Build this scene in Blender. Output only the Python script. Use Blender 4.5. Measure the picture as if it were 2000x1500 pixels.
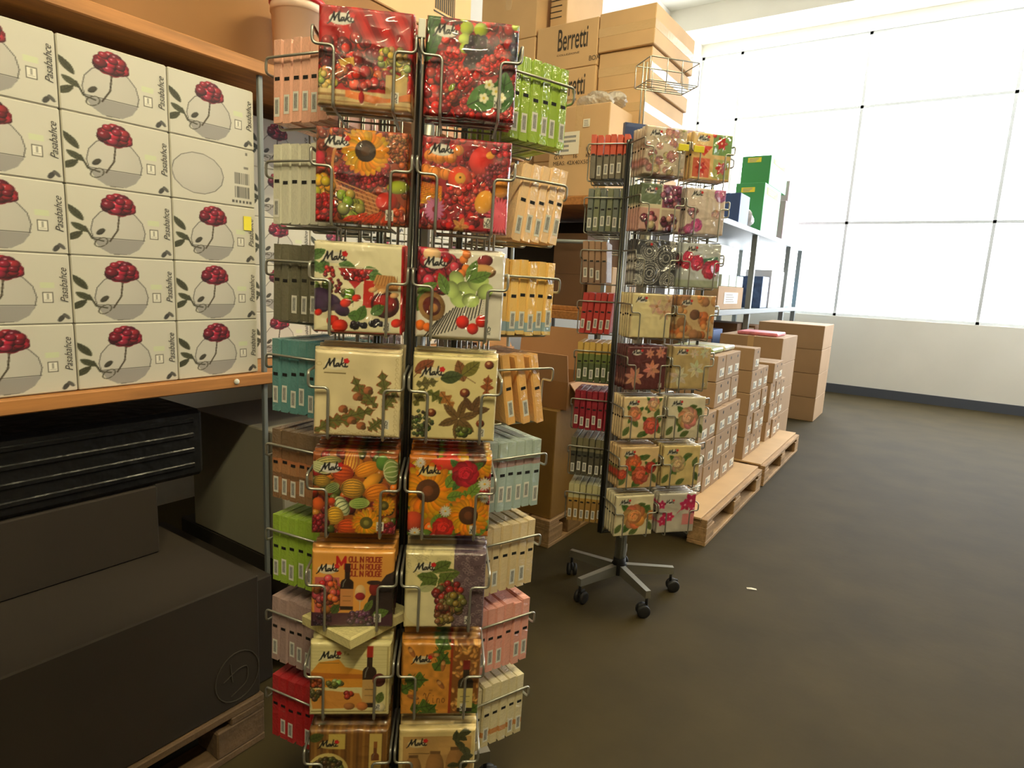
import bpy, bmesh, math, random
import numpy as np
from mathutils import Vector, Matrix

for o in list(bpy.data.objects): bpy.data.objects.remove(o, do_unlink=True)
SC = bpy.context.scene
COL = SC.collection

# ------------------------------------------------------------------ camera
# world frame: +Y runs along the shelving into the hall, +X points into the aisle
F_PX, PITCH, ROLL, YAW, EYE = 1214.0, math.radians(9.5), math.radians(2.85), math.radians(34), 1.32
cam_d = bpy.data.cameras.new('camera'); cam = bpy.data.objects.new('camera', cam_d); COL.objects.link(cam)
cam_d.sensor_width = 36; cam_d.lens = 36 * F_PX / 2000; cam_d.clip_start = .02; cam_d.clip_end = 100
CM = Matrix.Rotation(YAW, 3, 'Z') @ Matrix.Rotation(math.pi/2 - PITCH, 3, 'X') @ Matrix.Rotation(ROLL, 3, 'Z')
cam.matrix_world = Matrix.Translation((0, 0, EYE)) @ CM.to_4x4()
SC.camera = cam

# ------------------------------------------------------------------ world, exposure
wd = bpy.data.worlds.new('sky'); SC.world = wd; wd.use_nodes = True
bg = wd.node_tree.nodes['Background']; bg.inputs[0].default_value = (.93, .97, 1, 1); bg.inputs[1].default_value = 6.5
SC.view_settings.view_transform = 'Standard'; SC.view_settings.look = 'None'
SC.view_settings.gamma = 1; SC.view_settings.use_curve_mapping = False
SC.view_settings.exposure = 0.75
LAMP = 150.0
LAMP_COL = (1, .87, .53)

def portal(loc, rot, sx, sy):
    l = bpy.data.lights.new('window_portal', 'AREA'); l.shape = 'RECTANGLE'; l.size = sx; l.size_y = sy
    l.cycles.is_portal = True
    o = bpy.data.objects.new('window_portal', l); COL.objects.link(o); o.location = loc; o.rotation_euler = rot

def ray(px, py): return CM @ Vector(((px-1000)/F_PX, -(py-750)/F_PX, -1))
def on_x(px, py, x):
    d = ray(px, py); return Vector((0, 0, EYE)) + d*(x/d.x)
def on_y(px, py, y):
    d = ray(px, py); return Vector((0, 0, EYE)) + d*(y/d.y)
def on_z(px, py, z):
    d = ray(px, py); return Vector((0, 0, EYE)) + d*((z-EYE)/d.z)

# ------------------------------------------------------------------ materials
def srgb(c):
    return tuple((v/255/12.92 if v <= 10 else ((v/255+.055)/1.055)**2.4) for v in c)
MATS = {}
def newmat(name):
    m = bpy.data.materials.new(name); m.use_nodes = True
    nt = m.node_tree; return m, nt, nt.nodes['Principled BSDF']
def mix_noise(nt, col, amt, scale, detail=3, coord='Object', stretch=(1, 1, 1)):
    tc = nt.nodes.new('ShaderNodeTexCoord'); mp = nt.nodes.new('ShaderNodeMapping'); mp.inputs['Scale'].default_value = stretch
    nz = nt.nodes.new('ShaderNodeTexNoise'); nz.inputs['Scale'].default_value = scale; nz.inputs['Detail'].default_value = detail
    rp = nt.nodes.new('ShaderNodeValToRGB')
    rp.color_ramp.elements[0].position = .3; rp.color_ramp.elements[1].position = .7
    rp.color_ramp.elements[0].color = tuple(max(0, v*(1-amt)) for v in col)+(1,)
    rp.color_ramp.elements[1].color = tuple(min(1, v*(1+amt)) for v in col)+(1,)
    nt.links.new(tc.outputs[coord], mp.inputs[0]); nt.links.new(mp.outputs[0], nz.inputs['Vector'])
    nt.links.new(nz.outputs['Fac'], rp.inputs[0]); return rp.outputs[0], nz
def plain(name, c, rough=.6, metal=0, noise=0, scale=8, bump=0, bscale=60, coat=0, stretch=(1, 1, 1), emit=0, alpha=1):
    if name in MATS: return MATS[name]
    m, nt, b = newmat(name); col = srgb(c)
    b.inputs['Base Color'].default_value = col+(1,); b.inputs['Roughness'].default_value = rough; b.inputs['Metallic'].default_value = metal
    b.inputs['Coat Weight'].default_value = coat; b.inputs['Coat Roughness'].default_value = .1
    if noise:
        o, _ = mix_noise(nt, col, noise, scale, stretch=stretch); nt.links.new(o, b.inputs['Base Color'])
    if bump:
        nz = nt.nodes.new('ShaderNodeTexNoise'); nz.inputs['Scale'].default_value = bscale; nz.inputs['Detail'].default_value = 2
        tc = nt.nodes.new('ShaderNodeTexCoord'); nt.links.new(tc.outputs['Object'], nz.inputs['Vector'])
        bp = nt.nodes.new('ShaderNodeBump'); bp.inputs['Strength'].default_value = bump; bp.inputs['Distance'].default_value = .01
        nt.links.new(nz.outputs['Fac'], bp.inputs['Height']); nt.links.new(bp.outputs[0], b.inputs['Normal'])
    if emit:
        b.inputs['Emission Color'].default_value = col+(1,); b.inputs['Emission Strength'].default_value = emit
    if alpha < 1: b.inputs['Alpha'].default_value = alpha
    MATS[name] = m; return m

def film_bump(nt, b, strength, scale, dist=.05):
    """crinkled clear wrap: ridged noise in the coat normal"""
    tc = nt.nodes.new('ShaderNodeTexCoord')
    nz = nt.nodes.new('ShaderNodeTexNoise'); nz.inputs['Scale'].default_value = scale; nz.inputs['Detail'].default_value = 2; nz.inputs['Distortion'].default_value = .8
    ob = nt.nodes.new('ShaderNodeObjectInfo'); ad = nt.nodes.new('ShaderNodeVectorMath'); ad.operation = 'ADD'
    sc = nt.nodes.new('ShaderNodeVectorMath'); sc.operation = 'SCALE'; sc.inputs['Scale'].default_value = 13
    cb = nt.nodes.new('ShaderNodeCombineXYZ')
    for k in range(3): nt.links.new(ob.outputs['Random'], cb.inputs[k])
    nt.links.new(cb.outputs[0], sc.inputs[0]); nt.links.new(tc.outputs['Object'], ad.inputs[0]); nt.links.new(sc.outputs[0], ad.inputs[1])
    nt.links.new(ad.outputs[0], nz.inputs['Vector'])
    m1 = nt.nodes.new('ShaderNodeMath'); m1.operation = 'SUBTRACT'; m1.inputs[1].default_value = .5
    m2 = nt.nodes.new('ShaderNodeMath'); m2.operation = 'ABSOLUTE'
    nt.links.new(nz.outputs['Fac'], m1.inputs[0]); nt.links.new(m1.outputs[0], m2.inputs[0])
    bp = nt.nodes.new('ShaderNodeBump'); bp.inputs['Strength'].default_value = strength; bp.inputs['Distance'].default_value = dist
    nt.links.new(m2.outputs[0], bp.inputs['Height']); nt.links.new(bp.outputs[0], b.inputs['Coat Normal'])
    return bp
def print_mat(name, strength, scale, dist=.05):
    if name in MATS: return MATS[name]
    m, nt, b = newmat(name)
    at = nt.nodes.new('ShaderNodeAttribute'); at.attribute_name = 'print'
    nt.links.new(at.outputs['Color'], b.inputs['Base Color'])
    b.inputs['Roughness'].default_value = .5; b.inputs['Coat Weight'].default_value = 1; b.inputs['Coat Roughness'].default_value = .1
    film_bump(nt, b, strength, scale, dist); MATS[name] = m; return m
def band_mat(name, bands, strength=.9, soft=False):
    """napkin pack seen on its folded edge: colour bands over its height, sheet lines over its thickness"""
    if name in MATS: return MATS[name]
    m, nt, b = newmat(name)
    tc = nt.nodes.new('ShaderNodeTexCoord'); sp = nt.nodes.new('ShaderNodeSeparateXYZ'); nt.links.new(tc.outputs['Object'], sp.inputs[0])
    mz = nt.nodes.new('ShaderNodeMath'); mz.operation = 'DIVIDE'; mz.inputs[1].default_value = .16; nt.links.new(sp.outputs['Z'], mz.inputs[0])
    rp = nt.nodes.new('ShaderNodeValToRGB'); cr = rp.color_ramp; cr.interpolation = 'LINEAR' if soft else 'CONSTANT'
    while len(cr.elements) < len(bands): cr.elements.new(.5)
    for e, (p, c) in zip(cr.elements, bands): e.position = p; e.color = srgb(c)+(1,)
    nt.links.new(mz.outputs[0], rp.inputs[0])
    wv = nt.nodes.new('ShaderNodeTexWave'); wv.bands_direction = 'Y'; wv.inputs['Scale'].default_value = 130; wv.inputs['Distortion'].default_value = 2
    nt.links.new(tc.outputs['Object'], wv.inputs['Vector'])
    mx = nt.nodes.new('ShaderNodeMix'); mx.data_type = 'RGBA'; mx.blend_type = 'MULTIPLY'; mx.inputs['Factor'].default_value = .1
    nt.links.new(rp.outputs[0], mx.inputs['A']); nt.links.new(wv.outputs['Color'], mx.inputs['B'])
    nt.links.new(mx.outputs['Result'], b.inputs['Base Color'])
    b.inputs['Roughness'].default_value = .55; b.inputs['Coat Weight'].default_value = .7; b.inputs['Coat Roughness'].default_value = .12
    film_bump(nt, b, strength, 55); MATS[name] = m; return m

M_WIRE = plain('zinc_wire', (172, 172, 162), .38, .75)
M_POST = plain('dark_steel', (96, 98, 94), .35, 1)
M_BLACK = plain('black_ink', (14, 14, 16), .6)
M_STICK = plain('sticker_paper', (225, 224, 214), .6)
M_INK = plain('grey_ink', (150, 150, 146), .7, noise=.3, scale=300)
M_RUB = plain('caster_rubber', (26, 26, 27), .6)
M_WOOD = plain('shelf_wood', (176, 120, 66), .55, noise=.22, scale=5, stretch=(12, 1, 12))
M_PALLET = plain('pallet_wood', (168, 134, 92), .75, noise=.3, scale=4, stretch=(10, 1, 10), bump=.3)
M_PLY = plain('plywood_sheet', (196, 160, 112), .7, noise=.12, scale=3)
M_CARD = plain('cardboard', (208, 172, 126), .75, noise=.08, scale=3, bump=.08, bscale=8)
M_CARD2 = plain('cardboard_grey', (168, 138, 104), .8, noise=.08, scale=3, bump=.08, bscale=8)
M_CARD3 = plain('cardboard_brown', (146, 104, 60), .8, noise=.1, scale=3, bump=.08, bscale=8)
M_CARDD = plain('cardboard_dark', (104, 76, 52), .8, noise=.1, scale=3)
M_CARDK = plain('cardboard_shaded', (38, 29, 17), .85, noise=.15, scale=3)  # near-black base colour carries the shade of the low corners
M_PALLETD = plain('pallet_wood_shaded', (96, 74, 50), .8, noise=.3, scale=4, stretch=(10, 1, 10), bump=.3)  # pallet wood with the shade by the shelf put into its colour
M_TAPE = plain('packing_tape', (206, 172, 124), .25, coat=.6, bump=.25, bscale=40)
M_TEXT = plain('carton_print', (62, 54, 44), .7)
M_WHITE = plain('white_board', (204, 200, 186), .6, noise=.03)
M_PAPER = plain('label_paper', (232, 226, 206), .65)
M_YEL = plain('yellow_tag', (236, 222, 60), .6)
M_STEEL = plain('grey_shelf_steel', (132, 138, 138), .5, .3)
M_BLACKP = plain('black_plastic', (18, 18, 19), .35, bump=.5, bscale=25)

# ------------------------------------------------------------------ mesh helpers
class MB:
    def __init__(s): s.v = []; s.f = []; s.m = []
    def add(s, vs, fs, mi=0):
        o = len(s.v); s.v += [tuple(v) for v in vs]; s.f += [tuple(i+o for i in f) for f in fs]; s.m += [mi]*len(fs)
    def box(s, x0, x1, y0, y1, z0, z1, mi=0):
        s.add([(x0,y0,z0),(x1,y0,z0),(x1,y1,z0),(x0,y1,z0),(x0,y0,z1),(x1,y0,z1),(x1,y1,z1),(x0,y1,z1)],
              [(3,2,1,0),(4,5,6,7),(0,1,5,4),(1,2,6,5),(2,3,7,6),(3,0,4,7)], mi)
    def bbox(s, x0, x1, y0, y1, z0, z1, b=.004, mi=0):
        """box with bevelled edges"""
        b = min(b, (x1-x0)/2.1, (y1-y0)/2.1, (z1-z0)/2.1); bm = bmesh.new()
        bmesh.ops.create_cube(bm, size=1)
        for v in bm.verts: v.co = ((x0+x1)/2+v.co.x*(x1-x0), (y0+y1)/2+v.co.y*(y1-y0), (z0+z1)/2+v.co.z*(z1-z0))
        bmesh.ops.bevel(bm, geom=bm.edges[:], offset=b, segments=1, affect='EDGES')
        bm.verts.index_update(); s.add([v.co for v in bm.verts], [[v.index for v in f.verts] for f in bm.faces], mi); bm.free()
    def lathe(s, prof, n=16, c=(0,0,0), axis='Z', mi=0):
        vs = []; fs = []
        for r, z in prof:
            for k in range(n):
                a = 2*math.pi*k/n; p = (r*math.cos(a), r*math.sin(a), z)
                if axis == 'Y': p = (p[0], p[2], p[1])
                if axis == 'X': p = (p[2], p[0], p[1])
                vs.append((p[0]+c[0], p[1]+c[1], p[2]+c[2]))
        for i in range(len(prof)-1):
            for k in range(n):
                k2 = (k+1) % n; fs.append((i*n+k, i*n+k2, (i+1)*n+k2, (i+1)*n+k))
        fs.append(tuple(range(n-1, -1, -1))); fs.append(tuple((len(prof)-1)*n+k for k in range(n)))
        s.add(vs, fs, mi)
    def tube(s, pts, r, n=6, fil=.008, mi=0):
        P = [Vector(p) for p in pts]; Q = [P[0]]
        for i in range(1, len(P)-1):
            a, b, c = P[i-1], P[i], P[i+1]; d1 = (a-b); d2 = (c-b); q = min(fil, d1.length*.45, d2.length*.45)
            p0 = b+d1.normalized()*q; p2 = b+d2.normalized()*q
            for t in (0, .25, .5, .75, 1): Q.append(p0*(1-t)**2+b*2*t*(1-t)+p2*t*t)
        Q.append(P[-1]); vs = []; fs = []; up = None
        for i, p in enumerate(Q):
            t = (Q[min(i+1, len(Q)-1)]-Q[max(i-1, 0)]).normalized()
            if up is None: up = t.orthogonal().normalized()
            up = (up-t*up.dot(t)).normalized(); w = t.cross(up)
            for k in range(n):
                a = 2*math.pi*k/n; vs.append(p+(up*math.cos(a)+w*math.sin(a))*r)
        for i in range(len(Q)-1):
            for k in range(n):
                k2 = (k+1) % n; fs.append((i*n+k, i*n+k2, (i+1)*n+k2, (i+1)*n+k))
        fs.append(tuple(range(n-1, -1, -1))); fs.append(tuple((len(Q)-1)*n+k for k in range(n)))
        s.add(vs, fs, mi)
    def mesh(s, name, mats, smooth=False):
        me = bpy.data.meshes.new(name); me.from_pydata(s.v, [], s.f); me.update()
        for m in (mats if isinstance(mats, (list, tuple)) else [mats]): me.materials.append(m)
        if len(me.materials) > 1: me.polygons.foreach_set('material_index', s.m)
        if smooth: me.polygons.foreach_set('use_smooth', [True]*len(me.polygons))
        return me
def link(name, data, parent=None, loc=(0, 0, 0), rot=(0, 0, 0)):
    o = bpy.data.objects.new(name, data); COL.objects.link(o); o.location = loc; o.rotation_euler = rot
    if parent: o.parent = parent
    return o
def tag(o, label, cat, group=None):
    o['label'] = label; o['category'] = cat
    if group: o['group'] = group
    return o
def struct(o): o['kind'] = 'structure'; return o
# ------------------------------------------------------------------ printed artwork, painted into vertex colours
class Art:
    def __init__(s, n, bg, seed=1):
        s.n = n; s.S = 2*n; s.b = np.ones((s.S, s.S, 3))*np.array(bg, float); s.R = random.Random(seed); s.rs = np.random.RandomState(seed)
        c = (np.arange(s.S)+.5)/s.S; s.X, s.Y = np.meshgrid(c, c)
    def win(s, x0, x1, y0, y1):
        f = lambda v: int(min(max(v, 0), 1)*s.S)
        i0, i1, j0, j1 = f(y0), min(f(y1)+1, s.S), f(x0), min(f(x1)+1, s.S)
        return (slice(i0, i1), slice(j0, j1))
    def put(s, w, m, col, a=1):
        b = s.b[w]; col = np.array(col, float)
        if col.ndim == 1: col = np.broadcast_to(col, b.shape)
        mm = (m*a)[..., None] if a < 1 else m[..., None].astype(float)
        s.b[w] = b*(1-mm)+col*mm
    def ell(s, cx, cy, rx, ry=None, col=(255, 0, 0), rot=0, sh=.35, a=1):
        ry = ry or rx; r = max(rx, ry); w = s.win(cx-r, cx+r, cy-r, cy+r); x = s.X[w]-cx; y = s.Y[w]-cy
        if x.size == 0: return
        ca, sa = math.cos(rot), math.sin(rot); p = (x*ca+y*sa)/rx; q = (-x*sa+y*ca)/ry; d = p*p+q*q
        c = np.array(col, float)
        if sh:
            g = 1+sh*(.35-((p+.35)**2+(q-.35)**2)*.6); c = np.clip(c*g[..., None], 0, 255)
        s.put(w, d < 1, c, a)
    def poly(s, pts, col, a=1):
        P = np.array(pts, float); w = s.win(P[:, 0].min(), P[:, 0].max(), P[:, 1].min(), P[:, 1].max()); x = s.X[w]; y = s.Y[w]
        if x.size == 0: return
        m = np.zeros(x.shape, bool); n = len(P)
        for i in range(n):
            x0, y0 = P[i]; x1, y1 = P[(i+1) % n]
            if y0 == y1: continue
            c = ((y0 > y) != (y1 > y)) & (x < (x1-x0)*(y-y0)/(y1-y0)+x0); m ^= c
        s.put(w, m, col, a)
    def rect(s, x0, x1, y0, y1, col, a=1): s.poly([(x0, y0), (x1, y0), (x1, y1), (x0, y1)], col, a)
    def line(s, pts, wd, col, a=1):
        for i in range(len(pts)-1):
            (x0, y0), (x1, y1) = pts[i], pts[i+1]; w0 = wd if not isinstance(wd, (list, tuple)) else wd[i]
            r = w0/2; w = s.win(min(x0, x1)-r, max(x0, x1)+r, min(y0, y1)-r, max(y0, y1)+r); x = s.X[w]; y = s.Y[w]
            if x.size == 0: continue
            dx, dy = x1-x0, y1-y0; L = dx*dx+dy*dy+1e-12; t = np.clip(((x-x0)*dx+(y-y0)*dy)/L, 0, 1)
            s.put(w, (x-x0-t*dx)**2+(y-y0-t*dy)**2 < r*r, col, a)
    def arc(s, cx, cy, rx, ry, a0, a1, wd, col, n=14, rot=0):
        P = []
        for k in range(n+1):
            t = a0+(a1-a0)*k/n; x, y = rx*math.cos(t), ry*math.sin(t); P.append((cx+x*math.cos(rot)-y*math.sin(rot), cy+x*math.sin(rot)+y*math.cos(rot)))
        s.line(P, wd, col)
    def grain(s, amp, cells, stretch=1):
        gy, gx = max(2, int(cells)), max(2, int(cells*stretch)); g = s.rs.rand(gy+1, gx+1)
        u = s.X*gx; v = s.Y*gy; i = np.minimum(u.astype(int), gx-1); j = np.minimum(v.astype(int), gy-1); fu = u-i; fv = v-j
        fu = fu*fu*(3-2*fu); fv = fv*fv*(3-2*fv)
        z = (g[j, i]*(1-fu)+g[j, i+1]*fu)*(1-fv)+(g[j+1, i]*(1-fu)+g[j+1, i+1]*fu)*fv
        s.b = np.clip(s.b*(1+amp*(z-.5)*2)[..., None], 0, 255)
    def leaf(s, cx, cy, L, W, rot, col, col2=None, lobes=0):
        P = []; n = 22
        for sgn in (1, -1):
            rg = range(n+1) if sgn > 0 else range(n, -1, -1)
            for k in rg:
                t = k/n; h = W*math.sin(math.pi*min(1, t*.97+.03))**.8*(1-.25*t)
                if lobes: h *= .72+.38*math.sin(t*math.pi*2*lobes)
                x, y = (t-.5)*L, sgn*h; P.append((cx+x*math.cos(rot)-y*math.sin(rot), cy+x*math.sin(rot)+y*math.cos(rot)))
        s.poly(P, col)
        c2 = col2 or tuple(v*.6 for v in col); d = (math.cos(rot), math.sin(rot)); q = (-d[1], d[0])
        s.line([(cx-d[0]*L*.5, cy-d[1]*L*.5), (cx+d[0]*L*.42, cy+d[1]*L*.42)], max(.006, W*.1), c2)
        for k in (-.25, -.05, .15):
            for sg in (1, -1):
                s.line([(cx+d[0]*L*k, cy+d[1]*L*k), (cx+d[0]*L*(k+.16)+q[0]*sg*W*.6, cy+d[1]*L*(k+.16)+q[1]*sg*W*.6)], max(.004, W*.06), c2)
    def berries(s, cx, cy, rx, ry, n, r, cols, sh=.5):
        for _ in range(n):
            a = s.R.random()*6.283; d = s.R.random()**.5
            x, y = cx+math.cos(a)*d*rx, cy+math.sin(a)*d*ry; c = s.R.choice(cols); q = r*s.R.uniform(.8, 1.2)
            s.ell(x, y-q*.12, q*1.14, q*1.14, tuple(v*.3 for v in c), 0, 0); s.ell(x, y, q, q, tuple(v*s.R.uniform(.75, 1.1) for v in c), 0, sh)
            s.ell(x-q*.3, y+q*.3, q*.22, q*.22, tuple(min(255, v*.5+120) for v in c), 0, 0)
    def sunflower(s, cx, cy, r, np_=20, pc=(240, 160, 14), cc=(52, 34, 20), cr=.45):
        for ring, k in ((1, 1.0), (0, .82)):
            for i in range(np_):
                a = 6.283*(i+.5*ring)/np_+s.R.uniform(-.06, .06); d = r*.68*k
                c = tuple(v*s.R.uniform(.85, 1.06) for v in pc)
                s.ell(cx+math.cos(a)*d, cy+math.sin(a)*d, r*.36*k, r*.15, c, a, .25)
        s.ell(cx, cy, r*cr, r*cr, cc, 0, .25); s.ell(cx, cy, r*cr*.45, r*cr*.45, tuple(v*1.5 for v in cc), 0, .2)
    def rose(s, cx, cy, r, col, leaves=True):
        if leaves:
            for a in (.6, 2.4, 4.1): s.leaf(cx+math.cos(a)*r*1.05, cy+math.sin(a)*r*1.05, r*1.1, r*.33, a, (70, 110, 46))
        for i in range(9):
            a = i*.698; s.ell(cx+math.cos(a)*r*.55, cy+math.sin(a)*r*.55, r*.5, r*.46, tuple(v*s.R.uniform(.82, 1.1) for v in col), a, .3)
        s.ell(cx, cy, r*.62, r*.6, col, 0, .3)
        for k in range(5):
            q = r*(.62-.11*k); s.arc(cx, cy, q, q*.9, k*1.3, k*1.3+4.3, r*.055, tuple(v*.66 for v in col))
            s.arc(cx, cy, q*.93, q*.84, k*1.3+.3, k*1.3+2.6, r*.05, tuple(min(255, v*1.18+18) for v in col))
    def petals(s, cx, cy, r, n, col, cc, wid=.3, ph=0):
        for i in range(n):
            a = 6.283*i/n+ph; s.leaf(cx+math.cos(a)*r*.52, cy+math.sin(a)*r*.52, r, r*wid, a, tuple(v*s.R.uniform(.9, 1.05) for v in col), tuple(v*.8 for v in col))
        s.ell(cx, cy, r*.17, r*.17, cc, 0, .3)
    def bottle(s, cx, y0, h, w, cap=(120, 20, 18), lab=(196, 128, 70), glass=(30, 22, 16)):
        s.rect(cx-w*.2, cx+w*.2, y0+h*.6, y0+h, glass); s.rect(cx-w*.22, cx+w*.22, y0+h*.82, y0+h, cap)
        s.ell(cx, y0+h*.58, w*.5, h*.1, glass, 0, 0); s.rect(cx-w*.5, cx+w*.5, y0, y0+h*.58, glass); s.rect(cx-w*.5, cx+w*.5, y0+h*.08, y0+h*.46, lab)
        s.line([(cx-w*.3, y0+h*.3), (cx+w*.3, y0+h*.3)], w*.06, tuple(v*.6 for v in lab)); s.line([(cx-w*.3, y0+h*.2), (cx+w*.3, y0+h*.2)], w*.04, tuple(v*.6 for v in lab))
        s.line([(cx-w*.32, y0+h*.5), (cx-w*.28, y0+h*.58), (cx-w*.12, y0+h*.66)], w*.07, (120, 120, 110))
    def text(s, txt, x, y, h, col, wd=None, sp=.72, slant=0):
        G = {'M': [[(0,0),(0,1),(.4,.35),(.8,1),(.8,0)]], 'O': [[(.1,.1),(0,.3),(0,.7),(.15,1),(.5,1),(.65,.7),(.65,.3),(.5,0),(.15,0),(.1,.1)]], 'U': [[(0,1),(0,.2),(.15,0),(.5,0),(.65,.2),(.65,1)]],
             'L': [[(0,1),(0,0),(.5,0)]], 'I': [[(.2,0),(.2,1)]], 'N': [[(0,0),(0,1),(.6,0),(.6,1)]], 'R': [[(0,0),(0,1),(.5,1),(.6,.8),(.5,.55),(0,.5)], [(.25,.5),(.6,0)]],
             'G': [[(.6,.85),(.45,1),(.15,1),(0,.75),(0,.25),(.15,0),(.5,0),(.6,.15),(.6,.5),(.35,.5)]], 'E': [[(.5,0),(0,0),(0,1),(.5,1)], [(0,.52),(.4,.52)]],
             'F': [[(0,0),(0,1),(.5,1)], [(0,.52),(.4,.52)]], 'S': [[(0,.1),(.3,0),(.5,.15),(.5,.4),(.05,.6),(.05,.85),(.25,1),(.5,.92)]], 'C': [[(.55,.85),(.4,1),(.15,1),(0,.75),(0,.25),(.15,0),(.4,0),(.55,.15)]],
             'V': [[(-.1,.8),(.02,1.05),(.18,.95),(.3,0),(.42,.6),(.62,1.1),(.8,1.05)]], 'i': [[(.1,.5),(.12,.05),(.25,.05)], [(.12,.75),(.13,.78)]], 'n': [[(0,0),(.03,.5),(.05,.35),(.2,.5),(.32,.4),(.34,0)]], 'o': [[(.15,.5),(.02,.3),(.08,.05),(.25,.0),(.38,.2),(.3,.45),(.15,.5)]]}
        wd = wd or h*.2
        for ch in txt:
            for st in G.get(ch, []): s.line([(x+(px+slant*py)*h*.8, y+py*h) for px, py in st], wd, col)
            x += h*sp*(.45 if ch == 'I' else (.6 if ch in 'ino ' else 1))
    def maki(s, cx=.215, cy=.84, k=1.0, oval=(222, 218, 208), a=1.0):
        """brand oval: brush script on pale ground with a red flower"""
        s.ell(cx, cy, .128*k, .062*k, oval, .02, .08, a)
        def P(l): return [(cx+(x-.5)*.25*k, cy+(y-.42)*.135*k) for x, y in l]
        B = (16, 14, 18); w = .017*k
        s.line(P([(-.06,-.02),(.03,.12),(.14,.55),(.2,.86)]), [w*.7, w, w*.9], B)
        s.line(P([(.2,.86),(.2,.55),(.215,.3)]), w*1.15, B); s.line(P([(.215,.3),(.3,.62),(.42,.9)]), w*.8, B)
        s.line(P([(.42,.9),(.39,.5),(.42,.24),(.47,.26)]), w*1.25, B)
        s.line(P([(.61,.52),(.53,.5),(.49,.33),(.53,.24),(.6,.38),(.62,.52),(.61,.28),(.66,.26)]), w*.85, B)
        s.line(P([(.66,.26),(.74,.6),(.78,.98)]), w*.95, B); s.line(P([(.72,.42),(.84,.58)]), w*.7, B); s.line(P([(.75,.42),(.8,.3),(.87,.24)]), w*.9, B)
        s.line(P([(.92,.55),(.9,.3),(.95,.24),(1.02,.3)]), w*.95, B)
        for i in range(5):
            t = 1.3*i; s.ell(cx+.115*k+math.cos(t)*.018*k, cy+.045*k+math.sin(t)*.016*k, .017*k, .015*k, (206, 30, 34), t, .2)
    def fsc(s, x=.74, y=.06, k=1.0):
        s.rect(x, x+.085*k, y, y+.115*k, (222, 218, 204)); B = (26, 26, 24); w = .008*k
        s.line([(x+.012*k, y+.07*k), (x+.03*k, y+.045*k), (x+.045*k, y+.1*k), (x+.066*k, y+.085*k), (x+.06*k, y+.05*k), (x+.03*k, y+.045*k)], w, B)
        s.text('FSC', x+.012*k, y+.012*k, .024*k, B, .006*k, .9)
    def data(s):
        n = s.n; d = s.b.reshape(n, 2, n, 2, 3).mean((1, 3))/255
        return np.where(d <= .04045, d/12.92, ((d+.055)/1.055)**2.4)

RED, DRED, GRN, YG, ORG, CRM = (190, 26, 26), (120, 14, 18), (62, 100, 40), (160, 176, 52), (226, 120, 24), (232, 220, 178)
def art_drape(n):
    a = Art(n, (168, 22, 24), 11)
    for k in range(11): a.poly([(.1+k*.11, 1.02), (.16+k*.11, 1.02), (.62+k*.1, .3), (.52+k*.1, .3)], (130, 12, 16) if k % 2 else (196, 40, 38))
    a.berries(.3, .52, .36, .2, 70, .045, [(160, 24, 24), (196, 60, 40), (110, 30, 40)]); a.berries(.8, .45, .16, .2, 60, .033, [(190, 176, 84), (166, 160, 70)])
    a.poly([(.22, .46), (.38, .5), (.4, .32), (.3, .28)], (206, 158, 60)); a.berries(.5, .3, .3, .1, 50, .05, [(196, 44, 34), (214, 90, 50), (150, 20, 30)])
    a.rect(.72, .95, .16, .36, (190, 160, 100)); a.berries(.1, .25, .1, .12, 30, .035, [(190, 170, 90)])
    a.rect(0, 1, 0, .17, (206, 180, 128)); a.rect(0, 1, .1, .125, (150, 112, 66)); a.rect(0, 1, .04, .06, (170, 132, 84)); a.poly([(.3, .17), (.75, .12), (1, .2), (1, .12), (.6, .06), (.3, .1)], (214, 120, 60)); a.ell(.47, .11, .03, .06, (170, 30, 30))
    a.grain(.12, 14); a.maki(.24, .86); a.fsc(.78, .08); return a
def art_berry(n):
    a = Art(n, (150, 22, 26), 12); a.berries(.5, .5, .72, .72, 420, .05, [(190, 28, 30), (206, 44, 40), (150, 16, 26), (120, 14, 30)])
    for x, y in ((.1, .78), (.06, .68), (.08, .95)): a.leaf(x, y, .3, .08, 1.2, (54, 92, 44))
    for x, y, r in ((.43, .9, .075), (.41, .79, .065), (.58, .9, .075), (.42, .7, .06), (.96, .97, .05), (.4, 1, .05)): a.ell(x, y, r, r*.9, (168, 184, 60), .3, .5)
    a.berries(.58, .72, .14, .13, 50, .034, [(42, 30, 44), (66, 40, 56)]); a.berries(.98, .75, .05, .16, 24, .035, [(60, 56, 84)]); a.berries(.5, .56, .06, .05, 9, .03, [(70, 44, 60)])
    for x, y in ((.42, .42), (.66, .55), (.3, .6), (.8, .62), (.72, .12), (.5, .12), (.92, .1)): a.berries(x, y, .09, .09, 34, .028, [(206, 40, 40), (226, 70, 62)])
    a.leaf(.68, .24, .46, .15, .5, (70, 116, 50)); a.leaf(.86, .3, .42, .14, 1.5, (60, 104, 46))
    for x, y in ((.7, .36), (.78, .3), (.65, .22), (.84, .24)):
        for i in range(5): t = 1.257*i; a.ell(x+math.cos(t)*.03, y+math.sin(t)*.03, .026, .022, (232, 226, 190), t, .1)
        a.ell(x, y, .015, .015, (214, 190, 70), 0, 0)
    a.berries(.26, .2, .1, .1, 20, .026, [(214, 60, 40), (190, 30, 30)]); a.leaf(.3, .3, .1, .03, .9, (150, 176, 60)); a.maki(.215, .85); a.fsc(.76, .13); return a
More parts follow.
